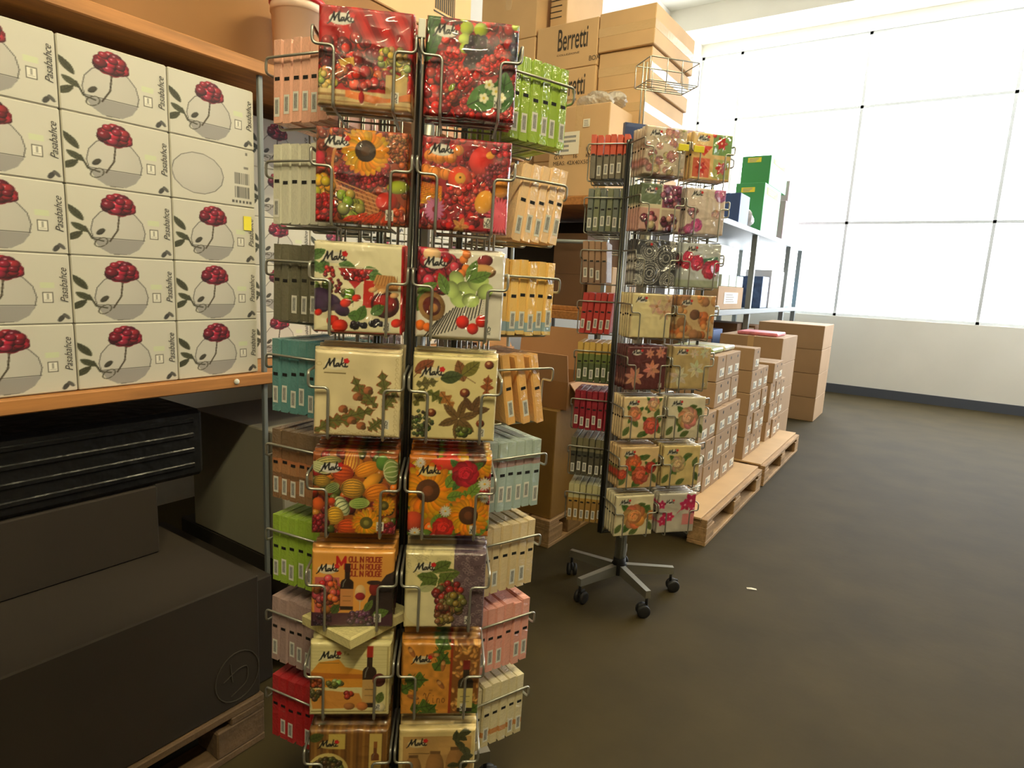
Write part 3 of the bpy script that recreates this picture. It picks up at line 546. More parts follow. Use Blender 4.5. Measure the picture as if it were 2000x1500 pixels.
# seam mark and price sticker on a pack's folded edge
def edge_patch(w, z0, z1, mat, ink=None):
    b = MB()
    for sg in (1,):
        x = sg*(PW/2+.0006); b.add([(x, -w/2, z0), (x, w/2, z0), (x, w/2, z1), (x, -w/2, z1)], [(0, 1, 2, 3)])
        if ink: b.add([(x+.0004, -w*.3, z0+.005), (x+.0004, w*.3, z0+.005), (x+.0004, w*.3, z1-.004), (x+.0004, -w*.3, z1-.004)], [(0, 1, 2, 3)], 1)
    return b.mesh('edge_patch', [mat]+([ink] if ink else []))
ME_MARK = edge_patch(.0125, .079, .0855, M_BLACK); ME_STICK = edge_patch(.0135, .014, .05, M_STICK, M_INK)
ST = .0232
ME_PLAIN = [pack_mesh('plain_pack', 12, None, M_STICK, s, .0004, H=.154, T=ST, r=.0022) for s in (3, 4, 5)]
PR = random.Random(5)
def put_pack(name, me, mat, M, label, group, marks=0, stick=True):
    o = bpy.data.objects.new(name, me); COL.objects.link(o); o.matrix_world = M
    if mat: o.material_slots[0].link = 'OBJECT'; o.material_slots[0].material = mat
    tag(o, label, 'napkins', group)
    if marks:
        link('seam_mark', ME_MARK, o, (0, 0, PR.uniform(-.003, .003)), (0, 0, 0 if marks > 0 else math.pi))
        if stick and PR.random() < .75: link('price_sticker', ME_STICK, o, (0, PR.uniform(-.001, .001), PR.uniform(-.004, .008)), (0, 0, 0 if marks > 0 else math.pi))
    return o

# ------------------------------------------------------------------ revolving wire racks
CORE, DEP, CX, TRI = .100, .118, .090, 2*math.pi/3
def pocket_mesh(d):
    b = MB()
    for s in (-1, 1):
        b.tube([(s*.0855, 0, .122), (s*.0855, -d, .122), (s*.0855, -d, .093), (s*.05, -d, .093), (s*.05, -d, -.004), (s*.05, 0, -.004)], .0027, 6, .009)
    for y in (-.03, -.085): b.tube([(-.05, y, -.004), (.05, y, -.004)], .0018, 6)
    return b.mesh('wire_pocket', M_WIRE, True)
DES = .142
ME_POCKET = [pocket_mesh(DEP+.010), pocket_mesh(DES+.010)]
def rack(label, loc, rot, lean, z0, pitch, arm_ph, corner, top, hub):
    """three-sided revolving rack, two columns of eight wire pockets on each side"""
    root = link('napkin_rack', None, None, (loc[0], loc[1], 0), (0, lean, rot)); tag(root, label, 'display rack')
    zb = z0-7*pitch-.03; zt = z0+top
    V = [Vector((math.sin(k*TRI-math.pi/3)*.2, -math.cos(k*TRI-math.pi/3)*.2, 0)) for k in range(3)]
    for k in range(3):
        a = k*TRI; v = V[k]; d = Vector((-v.y, v.x, 0)).normalized()
        b = MB()
        for s in (-1, 1): q = v*1.02+d*.006*s; b.tube([(q.x, q.y, zb), (q.x, q.y, zt)], .0055, 8)
        if corner: link('corner_post', b.mesh('corner_post', M_POST, True), root)
        b = MB(); b.tube([(-.006, -CORE, zb), (-.006, -CORE, zt)], .0045, 8); b.tube([(.006, -CORE, zb), (.006, -CORE, zt)], .0045, 8)
        if not corner: link('middle_post', b.mesh('middle_post', M_POST, True), root, (0, 0, 0), (0, 0, a))
        for c in (-1, 1):
            b = MB()
            for q in (-.055, -.02, .03, .055): b.tube([(c*CX+q, -CORE+.004, zb), (c*CX+q, -CORE+.004, zt)], .0024, 6)
            link('back_wires', b.mesh('back_wires', M_WIRE, True), root, (0, 0, 0), (0, 0, a))
            for i in range(8):
                x, y = c*CX, -CORE
                link('wire_pocket', ME_POCKET[k > 0], root, (x*math.cos(a)-y*math.sin(a), x*math.sin(a)+y*math.cos(a), z0-i*pitch), (0, 0, a))
    for z in (zb, zt):
        b = MB(); P = [(v.x, v.y, z) for v in V]; b.tube([P[0], P[1], P[2], (P[0][0]*.999, P[0][1]*.999, z)], .0045, 8, .015)
        for q in P: b.tube([q, (0, 0, z)], .004, 6)
        link('hoop', b.mesh('hoop', M_POST, True), root)
    b = MB(); b.lathe([(.024, .09), (.024, zt)], 18, (0, hub, 0)); link('pole', b.mesh('pole', M_WIRE, True), root)
    b = MB(); b.lathe([(.03, .075), (.034, .08), (.034, .12), (.028, .13), (.026, .15)], 18, (0, hub, 0)); link('hub', b.mesh('hub', M_RUB, True), root)
    bm_ = MB(); bm_.add([(.02, -.013, .078), (.02, .013, .078), (.02, .013, .122), (.02, -.013, .122), (.24, -.011, .082), (.24, .011, .082), (.24, .011, .114), (.24, -.011, .114)],
                        [(0, 1, 2, 3), (7, 6, 5, 4), (0, 4, 5, 1), (1, 5, 6, 2), (2, 6, 7, 3), (3, 7, 4, 0)])
    me_arm = bm_.mesh('base_arm', M_WIRE)
    bc = MB(); bc.lathe([(.006, .05), (.006, .09)], 8, (0, 0, 0))
    for s in (-1, 1): bc.lathe([(.018, -.008), (.026, -.006), (.0275, 0), (.026, .006), (.018, .008)], 18, (.012, s*.014, .0275), 'Y')
    bc.bbox(-.004, .034, -.005, .005, .03, .056, .003); me_c = bc.mesh('caster', M_RUB, True)
    for k in range(5):
        a = arm_ph+k*2*math.pi/5; o = link('base_arm', me_arm, root, (0, hub, 0), (0, 0, a)); link('caster', me_c, o, (.232, 0, 0), (0, 0, 1.1*k))
    return root
def rack_matrix(loc, rot, lean): return Matrix.Translation((loc[0], loc[1], 0)) @ Matrix.Rotation(rot, 4, 'Z') @ Matrix.Rotation(lean, 4, 'Y')
ORD = ['frontmost', 'second', 'third', 'fourth', 'fifth', 'sixth']; ORS = ['outermost']+ORD[1:]
TIER = ['top', 'second', 'third', 'fourth', 'fifth', 'sixth', 'seventh', 'lowest']
def room(p, q): return (p*math.cos(YAW)-q*math.sin(YAW), p*math.sin(YAW)+q*math.cos(YAW))   # camera-aligned plan position -> world

# ---- near rack
A1 = math.radians(6); R1_LOC = room(-.2-math.sin(A1)*.218, 1.135+math.cos(A1)*.218); R1_ROT = A1+YAW; R1_Z, R1_P = 1.596, .1935; R1_LEAN = math.radians(.9)
R1_LOC = (R1_LOC[0]-.010, R1_LOC[1]-.008)
rack('tall grey wire napkin rack with glossy fruit and harvest prints', R1_LOC, R1_ROT, R1_LEAN, R1_Z, R1_P, .3, False, .14, 0)
RM1 = rack_matrix(R1_LOC, R1_ROT, R1_LEAN)
def pocket_packs(RM, side, col, z, n, make, dep=DEP, th=PT):
    """n packs in one pocket, k = 0 outermost; make(k, matrix)"""
    a = Matrix.Rotation(side, 4, 'Z')
    for k in range(n): make(k, RM @ a @ Matrix.Translation((col*CX, -(CORE+dep)+th/2+k*(th+.0012), z)))
FRONT1 = [
 (art_drape, 'red drapery and a fruit board', 5), (art_berry, 'raspberries, gooseberries and white blossom', 5), (art_basket, 'a sunflower over a basket of berries', 3), (art_apples, 'red apples, pumpkins and pink flowers', 3),
 (art_jam, 'a berry glass and jam jar on cream', 3), (art_harvest, 'green leaves, nuts and tomatoes on white', 3), (art_oak, 'oak leaves and acorns on cream', 5), (art_autumn, 'autumn leaves and chestnuts on pale yellow', 5),
 (art_pumpkin, 'striped gourds and small sunflowers', 5), (art_sunrose, 'big sunflowers, red roses and daisies', 5), (art_moulin, 'a wine bottle under red lettering on orange', 5), (art_grape, 'a grape bunch beside a dark lace strip', 5),
 (art_cheese, 'cheeses and a wine bottle on pale stripes', 5), (art_vino, 'corks, vine leaves and the word Vino', 5), (art_plate, 'a plate of grapes on brown stripes', 5), (art_sepia, 'sepia jars and a sprig of leaves', 5)]
NF = 132
for idx, (fn, desc, cnt) in enumerate(FRONT1):
    i, c = idx//2, (-1, 1)[idx % 2]; cols = fn(NF).data(); mat = M_PRINT_X if i < 3 else M_PRINT
    hi = pack_mesh('printed_pack', NF, cols, mat, idx+1, .0011 if i < 3 else .0004, r=.0065); lo = pack_mesh('printed_pack_behind', 22, cols, mat, idx+40)
    def make(k, M, idx=idx, hi=hi, lo=lo, desc=desc, i=i):
        M = M @ Matrix.Translation((PR.uniform(-.0015, .0015), 0, (PR.uniform(0, .003)+k*.0012) if k else 0)) @ Matrix.Rotation(PR.uniform(-.008, .008), 4, 'Y')
        put_pack('napkin_pack', hi if k == 0 else lo, None, M, ORD[k]+' napkin pack printed with '+desc+', near rack', 'near rack napkins with '+desc)
    pocket_packs(RM1, 0, c, R1_Z-i*R1_P, cnt, make)

def side_stack(RM, side, col, z, mats, n, cname, i, rk, tilt=0, thick=ST, spread=0, marks=1, dep=DES, start=0, stick=True, rear=0):
    for k in range(n):
        th = thick; y = -(CORE+dep)+th/2+k*(th+.0006+spread)+start
        M = RM @ Matrix.Rotation(side, 4, 'Z') @ Matrix.Translation((col*CX+PR.uniform(-.002, .002), y, z+PR.uniform(0, .003))) @ Matrix.Rotation(tilt+PR.uniform(-.012, .012), 4, 'X') @ Matrix.Rotation(PR.uniform(-.008, .008), 4, 'Y')
        m = mats[k % len(mats)]
        put_pack('napkin_pack', ME_PLAIN[(i+k) % 3], m, M, f'{ORS[k]} {cname} napkin pack stacked edge-on in the {rk} rack, {TIER[i]} tier' if not rear else f'{cname} napkin pack at the {rk} rack back corner, {"shelf" if rear < 0 else "aisle"} side, {TIER[i]} tier', f'{cname} napkins, {rk} rack, {TIER[i]} tier', marks, stick)
S = lambda nm, *b, **k: band_mat('napkin_'+nm, list(b), **k)
SIDE_L = [
 ('salmon pink', [S('salmon', (0, (240, 182, 156)))], 6, {}), ('off white', [S('offwhite', (0, (224, 222, 200)))], 6, {}),
 ('dark olive grey', [S('olivegrey', (0, (104, 100, 78)))], 6, {}), ('teal blue', [S('teal', (0, (92, 146, 146)))], 6, {}),
 ('tan striped', [S('tanstripe', (0, (150, 110, 74)), (.12, (170, 120, 80)), (.3, (130, 92, 60)), (.36, (176, 126, 84)), (.5, (190, 120, 76)), (.56, (140, 100, 66)), (.7, (120, 96, 70)))], 6, {}), ('lime green', [S('lime', (0, (158, 190, 62)))], 6, {}),
 ('dusty mauve', [S('mauve', (0, (178, 150, 144)))], 6, {}), ('bright red', [S('red', (0, (186, 34, 40)))], 6, {})]
SIDE_R = [
 ('lime green', [MATS['napkin_lime']], 6, {}), ('peach orange', [S('peach', (0, (250, 212, 160)))], 5, dict(tilt=.13)),
 ('amber yellow with blue band', [S('amber', (0, (230, 196, 120)), (.05, (150, 176, 186)), (.17, (246, 200, 108)))], 6, {}), ('pale orange', [S('orange', (0, (246, 190, 110)))], 3, dict(tilt=-.2, spread=.014)),
 ('pale blue with mauve band', [S('paleblue', (0, (170, 192, 188)), (.62, (170, 140, 136)), (.7, (176, 194, 184)))], 6, {}), ('beige', [S('beige', (0, (224, 202, 156)))], 6, {}),
 ('rose pink', [S('pink', (0, (238, 172, 156)))], 6, {}), ('cream with orange band', [S('cream', (0, (220, 206, 160)), (.16, (206, 140, 80)), (.24, (224, 212, 170)))], 6, {})]
for i in range(8):
    nm, m, n, kw = SIDE_L[i]; side_stack(RM1, -TRI, 1, R1_Z-i*R1_P, m, n, nm, i, 'near', marks=1, **kw)
    nm, m, n, kw = SIDE_R[i]; side_stack(RM1, TRI, -1, R1_Z-i*R1_P, m, n, nm, i, 'near', marks=-1, **kw)
REAR = [('wine red', S('wine', (0, (110, 30, 40)))), ('navy blue', S('navy', (0, (40, 52, 84)))), ('forest green', S('forest', (0, (50, 84, 50)))), ('chestnut brown', S('chestnut', (0, (110, 70, 44))))]
for i in range(2, 8):
    nm, m = REAR[i % 4]
    for c in (-1, 1): side_stack(RM1, c*TRI, c, R1_Z-i*R1_P, [m], 1, nm, i, 'near', marks=0, start=.07, rear=c)
# a loose pack lying across the seventh tier
M = RM1 @ Matrix.Translation((-.085, -.155, R1_Z-6*R1_P+PH+.02)) @ Matrix.Rotation(math.radians(47), 4, 'Z') @ Matrix.Rotation(math.radians(86), 4, 'X') @ Matrix.Translation((0, 0, -PH/2))
put_pack('napkin_pack', ME_PLAIN[0], S('loosecream', (0, (226, 214, 150))), M, 'cream napkin pack lying loose across the seventh tier, near rack', None, 1, False)
b = MB(); b.bbox(-.006, .006, -.004, .004, 0, .03, .001)
o = link('price_clip', b.mesh('price_clip', M_STICK), None); o.matrix_world = RM1 @ Matrix.Translation((.004, -CORE-.126, R1_Z+.118)); tag(o, 'small white price clip on the near rack between top pockets', 'clip')

# ---- far rack
A2 = math.radians(15); p2 = (.505+math.sin(A2)*.072, 2.57-math.cos(A2)*.072); R2_LOC = room(*p2); R2_ROT = A2+YAW; R2_Z, R2_P = 1.703, .190
rk2 = rack('tall wire napkin rack on a five-castor base with floral prints', R2_LOC, R2_ROT, 0, R2_Z, R2_P, math.radians(2-15), True, .135, .06)
RM2 = rack_matrix(R2_LOC, R2_ROT, 0)
OR = (226, 120, 70); PK = (214, 130, 110)
FRONT2 = [
 (lambda n: art_soft(n, (206, 190, 170), [(206, 150, 140), (190, 170, 130), (214, 190, 170), (176, 120, 120)], 30), 'small pastel flowers under creased film', 5), (art_tiles, 'red flowers on orange and green tiles', 4),
 (art_purple, 'purple blossoms in four tiles', 6), (art_pinkpastel, 'pink roses on pale beige', 4), (art_circles, 'white dotted circles on charcoal', 4), (art_poppy, 'pink poppies on pale grey', 3),
 (art_lily, 'lilies in one corner of cream', 6), (art_stones, 'brown and amber pebbles', 4), (lambda n: art_poin(n, (92, 40, 44), (222, 150, 126), 38), 'salmon poinsettias on burgundy', 5), (lambda n: art_poin(n, (190, 166, 116), (222, 212, 180), 39), 'white poinsettias on tan', 5),
 (lambda n: art_roses(n, (230, 206, 160), [(.28, .6, .17, (226, 140, 96)), (.72, .32, .2, (226, 100, 80)), (.75, .82, .16, (230, 180, 140))], 40), 'three orange roses on cream', 5), (lambda n: art_roses(n, (222, 212, 184), [(.55, .5, .26, (226, 170, 136))], 41), 'one peach bloom over dark leaves', 5),
 (lambda n: art_roses(n, (222, 190, 140), [(.35, .62, .2, (226, 110, 60)), (.55, .32, .22, (220, 100, 70)), (.8, .5, .14, (196, 60, 50)), (.08, .35, .12, (220, 90, 60))], 42), 'a cluster of deep orange roses', 5), (lambda n: art_roses(n, (220, 196, 136), [(.4, .55, .2, (222, 186, 140))], 43), 'a pale rose over green leaves', 5),
 (lambda n: art_roses(n, (222, 212, 176), [(.5, .48, .3, (230, 150, 90)), (.93, .5, .12, (230, 150, 90))], 45), 'one large apricot rose', 5), (art_orchid, 'magenta orchids on grey', 5)]
for idx, (fn, desc, cnt) in enumerate(FRONT2):
    i, c = idx//2, (-1, 1)[idx % 2]; cols = fn(64).data()
    hi = pack_mesh('printed_pack', 64, cols, M_PRINT_X if i < 3 else M_PRINT, idx+70, .0006); lo = pack_mesh('printed_pack_behind', 14, cols, M_PRINT, idx+90)
    def make(k, M, hi=hi, lo=lo, desc=desc):
        M = M @ Matrix.Translation((PR.uniform(-.002, .002), 0, PR.uniform(0, .004))) @ Matrix.Rotation(PR.uniform(-.01, .01), 4, 'Y')
        put_pack('napkin_pack', hi if k == 0 else lo, None, M, ORD[k]+' napkin pack printed with '+desc+', far rack', 'far rack napkins with '+desc, -1, False)
    pocket_packs(RM2, 0, c, R2_Z-i*R2_P, min(cnt, 5), make)
SIDE_2 = [
 ('coral over grey', [S('coral', (0, (120, 112, 96)), (.52, (226, 92, 62)), soft=False)], 6, {}), ('slate and sage', [S('slate', (0, (110, 120, 112))), S('sage', (0, (128, 134, 104)))], 6, {}),
 ('rosy taupe', [S('taupe', (0, (150, 120, 100)), (.5, (176, 140, 112)))], 4, dict(tilt=.06)), ('strawberry red', [S('straw', (0, (200, 60, 56)))], 5, dict(tilt=-.05)),
 ('yellow over dark green', [S('yelgrn', (0, (86, 100, 62)), (.45, (110, 124, 60)), (.68, (226, 190, 100)))], 6, {}), ('crimson', [S('crim', (0, (150, 24, 44)))], 6, {}),
 ('dark grey-green', [S('darkgg', (0, (84, 80, 64)), (.5, (66, 66, 54)), (.62, (120, 114, 84)))], 6, {}), ('cream over ochre', [S('ochre', (0, (170, 130, 66)), (.5, (190, 150, 70)), (.6, (206, 200, 150)))], 6, {})]
for i in range(8):
    nm, m, n, kw = SIDE_2[i]; side_stack(RM2, -TRI, 1, R2_Z-i*R2_P, m, n, nm, i, 'far', marks=1, **kw)
# wire tray on top of the far rack
zt = R2_Z+.16; b = MB(); w_, d_ = .10, .06
for z in (zt+.20, zt+.28): b.tube([(w_, -d_, z), (w_, d_, z), (-w_, d_, z), (-w_, -d_, z), (w_-.001, -d_, z)], .0022, 6, .01)
for x in (-w_, -.03, .03, w_):
    for y in (-d_, d_): b.tube([(x, y, zt+.20), (x, y, zt+.28)], .0018, 6)
for y in (-.04, -.015, .015, .04): b.tube([(-w_, y, zt+.2), (w_, y, zt+.2)], .0018, 6)
for x in (-.07, -.055): b.tube([(x, d_, zt-.04), (x, d_, zt+.3)], .003, 8)
link('top_tray', b.mesh('top_tray', M_WIRE, True), rk2)
for k, (x, z) in enumerate(((-.03, R2_Z+.098), (.03, R2_Z+.098))):
    b = MB(); b.bbox(-.02, .02, -.002, .002, -.01, .012, .001); o = link('price_tag', b.mesh('price_tag', M_YEL), None)
    o.matrix_world = RM2 @ Matrix.Translation((x, -CORE-DEP-.014, z)); tag(o, 'small yellow price tag clipped to the far rack, '+('pastel flower pocket' if k == 0 else 'red flower tile pocket'), 'price tag', 'yellow tags on the far rack')
# blue and lilac packs standing behind the top tier of the far rack
for c, col, lab in ((-.1, (46, 64, 110), 'navy blue boxed napkins with a yellow tag on top of far rack'), (.07, (186, 160, 176), 'lilac napkin pack standing behind the far rack top tier')):
    o = bpy.data.objects.new('napkin_box', ME_PLAIN[0].copy()); COL.objects.link(o); o.data.materials[0] = plain('box_%d' % col[0], col, .4, coat=.5)
    o.matrix_world = RM2 @ Matrix.Translation((c, -CORE+.05, R2_Z+.05)); tag(o, lab, 'napkins')
# ------------------------------------------------------------------ hall
M_FLOOR = plain('worn_concrete', (59, 50, 27), .8, noise=.16, scale=3.0, bump=.06, bscale=30)
M_FLOOR.node_tree.nodes['Principled BSDF'].inputs['Specular IOR Level'].default_value = .2
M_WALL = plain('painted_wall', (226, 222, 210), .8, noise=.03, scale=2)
M_FRAME = plain('window_frame', (196, 200, 202), .5)
def glass():
    m = bpy.data.materials.new('window_glass'); m.use_nodes = True; nt = m.node_tree; nt.nodes.remove(nt.nodes['Principled BSDF'])
    t = nt.nodes.new('ShaderNodeBsdfTransparent'); g = nt.nodes.new('ShaderNodeBsdfGlossy'); g.inputs['Roughness'].default_value = .03
    mx = nt.nodes.new('ShaderNodeMixShader'); mx.inputs[0].default_value = .06
    nt.links.new(t.outputs[0], mx.inputs[1]); nt.links.new(g.outputs[0], mx.inputs[2]); nt.links.new(mx.outputs[0], nt.nodes['Material Output'].inputs[0]); return m
M_GLASS = glass()
X0, X1, Y0, Y1, ZC = -3.4, 3.2, -3.0, 9.6, 4.85
def sbox(name, *d, mat=M_WALL): b = MB(); b.box(*d); return struct(link(name, b.mesh(name, mat)))
sbox('floor', X0-.3, X1+.3, Y0-.3, Y1+.3, -.2, 0, mat=M_FLOOR)
sbox('ceiling', X0-.3, X1+.3, Y0-.3, Y1+.3, ZC, ZC+.2)
M_WALL2 = plain('low_bounce_wall', (112, 100, 82), .85, noise=.08, scale=2)  # walls coloured dark to lower the light bouncing round the hall
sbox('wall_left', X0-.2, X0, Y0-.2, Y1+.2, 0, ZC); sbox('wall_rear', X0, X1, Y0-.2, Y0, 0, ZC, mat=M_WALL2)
WZ0, WZ1 = 1.05, 4.7
sbox('wall_far', X0, X1, Y1, Y1+.2, 0, WZ0)
sbox('trim_1', X0, X1, Y1, Y1+.2, WZ1, ZC)
SZ0, SZ1 = 1.6, 3.4
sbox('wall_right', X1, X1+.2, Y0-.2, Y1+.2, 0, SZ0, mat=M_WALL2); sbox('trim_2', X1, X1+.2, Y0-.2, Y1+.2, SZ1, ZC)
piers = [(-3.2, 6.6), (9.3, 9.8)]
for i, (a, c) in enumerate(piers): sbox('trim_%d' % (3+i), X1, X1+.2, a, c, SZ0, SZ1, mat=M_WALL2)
def window(n, d, axis, cuts, zc):
    x0, x1, y0, y1 = d; b = MB(); f = .036; z0, z1 = (WZ0, WZ1) if axis == 'x' else (SZ0, SZ1)
    def bar(a0, a1, h0, h1):
        if axis == 'x': b.box(a0, a1, y0, y1, h0, h1)
        else: b.box(x0, x1, a0, a1, h0, h1)
    lo, hi = (x0, x1) if axis == 'x' else (y0, y1)
    bar(lo, hi, z0, z0+f); bar(lo, hi, z1-f, z1); bar(lo, lo+f, z0, z1); bar(hi-f, hi, z0, z1)
    for c in cuts: bar(c-f/2, c+f/2, z0, z1)
    for z in zc: bar(lo, hi, z-f/2, z+f/2)
    w = struct(link('window_%d' % n, b.mesh('window_%d' % n, M_FRAME)))
    hs = [z0]+list(zc)+[z1]; cs = [lo]+list(cuts)+[hi]
    for i in range(len(cs)-1):
        for k in range(len(hs)-1):
            p = MB(); m = (x0+x1)/2 if axis == 'y' else (y0+y1)/2
            if axis == 'x': p.box(cs[i]+f/2, cs[i+1]-f/2, m-.003, m+.003, hs[k]+f/2, hs[k+1]-f/2)
            else: p.box(m-.003, m+.003, cs[i]+f/2, cs[i+1]-f/2, hs[k]+f/2, hs[k+1]-f/2)
            link('pane', p.mesh('pane', M_GLASS), w)
window(1, (X0, X1, Y1+.06, Y1+.12), 'x', (-2.82, -1.2, .4, 1.9), (2.3, 3.78))
portal(((X0+X1)/2, Y1+.19, (WZ0+WZ1)/2), (math.pi/2, 0, math.pi), X1-X0, WZ1-WZ0)
for n, (a, c) in enumerate(((6.6, 9.3),)):
    window(2+n, (X1+.06, X1+.12, a, c), 'y', ((a+c)/2,), (2.6,))
    portal((X1+.19, (a+c)/2, (SZ0+SZ1)/2), (math.pi/2, 0, math.pi/2), c-a, SZ1-SZ0)
for i, y in enumerate((1.2, 3.6, 6.0, 8.4)): sbox('trim_%d' % (10+i), X0, X1, y-.12, y+.12, ZC-.28, ZC-.001)
sbox('baseboard_far', X0, X1, Y1-.03, Y1-.001, 0, .12, mat=plain('baseboard_paint', (70, 74, 82), .6))

# ceiling lamps: fluorescent battens on chains
def lamp(x, y, z, label, k=1.0):
    root = link('ceiling_lamp', None, None, (x, y, z)); tag(root, label, 'lamp', 'fluorescent battens over the aisle')
    b = MB(); b.bbox(-.09, .09, -.66, .66, .02, .07, .01); link('lamp_body', b.mesh('lamp_body', M_WHITE), root)
    for s in (-1, 1):
        b = MB(); b.lathe([(.013, -.6), (.013, .6)], 12, (s*.045, 0, 0), 'Y'); link('tube', b.mesh('tube', glow(k)), root)
        b = MB(); b.tube([(0, s*.5, .07), (0, s*.5, ZC-z)], .003, 6); link('chain', b.mesh('chain', M_WIRE), root)
def glow(k):
    n = 'tube_glow_%g' % k
    if n in MATS: return MATS[n]
    m = bpy.data.materials.new(n); m.use_nodes = True; nt = m.node_tree; nt.nodes.remove(nt.nodes['Principled BSDF'])
    e = nt.nodes.new('ShaderNodeEmission'); e.inputs[0].default_value = LAMP_COL+(1,); e.inputs[1].default_value = LAMP*k
    nt.links.new(e.outputs[0], nt.nodes['Material Output'].inputs[0]); MATS[n] = m; return m
lamp(.2, -.25, 3.0, 'twin-tube ceiling lamp hung on chains before the near rack'); lamp(-.25, 2.4, 3.5, 'twin-tube ceiling lamp hung on chains beside the far rack')

# ------------------------------------------------------------------ cartons and shelving
def text_mesh(txt, h, mat, sx=1.0, shear=0, off=0):
    cu = bpy.data.curves.new('t', 'FONT'); cu.body = txt; cu.size = h/.72; cu.shear = shear; cu.offset = off; cu.resolution_u = 3
    o = bpy.data.objects.new('t', cu); COL.objects.link(o); dg = bpy.context.evaluated_depsgraph_get(); me = bpy.data.meshes.new_from_object(o.evaluated_get(dg))
    bpy.data.objects.remove(o, do_unlink=True); bpy.data.curves.remove(cu)
    for v in me.vertices: v.co.x *= sx
    me.materials.clear(); me.materials.append(mat); return me
FACE = {'x': (math.pi/2, 0, math.pi/2), '-y': (math.pi/2, 0, 0)}      # print lies on the aisle face (+x) or the near end (-y)
def carton(d, mat, label, cat='box', group=None, name='carton', tape=None, bevel=.004, rz=0):
    x0, x1, y0, y1, z0, z1 = d; c = ((x0+x1)/2, (y0+y1)/2, z0); b = MB(); b.bbox(x0-c[0], x1-c[0], y0-c[1], y1-c[1], 0, z1-z0, bevel)
    o = link(name, b.mesh(name, mat), None, c, (0, 0, rz)); tag(o, label, cat, group); o['hx'] = (x1-x0)/2; o['hy'] = (y1-y0)/2; o['hz'] = z1-z0
    hx, hy, hz = o['hx'], o['hy'], o['hz']
    if tape:
        b = MB(); e = .0012; w = .026
        if 'f' in tape: b.box(-hx-e, hx+e, -hy-e, hy+e, hz*.5-w, hz*.5+w)      # band round the middle
        if 't' in tape: b.box(-w, w, -hy-e, hy+e, hz*.55, hz+e)                 # over the top seam
        link('tape', b.mesh('tape', M_TAPE), o)
    return o
def on_face(o, face, u, v, me, name, lift=.002):
    """place a flat print: u across from the face centre, v up from the carton base"""
    loc = (o['hx']+lift, u, v) if face == 'x' else (u, -o['hy']-lift, v)
    return link(name, me, o, loc, FACE[face])
def patch(w, h, mat, ink=None, seed=0):
    b = MB(); b.box(-w/2, w/2, -h/2, h/2, -.0006, .0006); R = random.Random(seed)
    if ink:
        for k in range(4): b.box(-w*.38, -w*.38+w*R.uniform(.4, .75), h*(.28-.2*k)-h*.05, h*(.28-.2*k)+h*.05, .0006, .0009, 1)
    return b.mesh('label', [mat]+([ink] if ink else []))

def shelf_unit(label, x0, x1, ys, zs, ztop, board, post, name='shelving_unit', th=.036, pw=.025):
    root = link(name, None, None, (x0, ys[0], 0)); tag(root, label, 'shelf'); B = lambda *d: d
    for y in ys:
        for x in (x0, x1-pw):
            b = MB(); b.bbox(x-x0, x-x0+pw, y-ys[0]-pw/2, y-ys[0]+pw/2, 0, ztop, .002); link('post', b.mesh('post', post), root)
    for z in zs:
        b = MB(); b.bbox(-.01, x1-x0+.012, -.03, ys[-1]-ys[0]+.03, z-th, z, .003); link('shelf_board', b.mesh('shelf_board', board), root)
    return root

# ---- shelf behind the near rack
SA = -1.70; ZA = (.999, 1.0, 1.90)
shelf_unit('long shelf of wooden boards on grey posts holding glassware boxes', -2.45, SA, (-.3, 1.15, 2.48), ZA[1:], 1.9, M_WOOD, M_STEEL, pw=.014)
for y in (1.045,):
    b = MB(); b.lathe([(.009, 0), (.008, .003), (.004, .005)], 10, (0, 0, 0), 'X'); o = link('shelf_screw', b.mesh('shelf_screw', M_STICK, True), None, (SA+.012, y, .983)); tag(o, 'round pale screw head in the front edge of the board', 'screw')
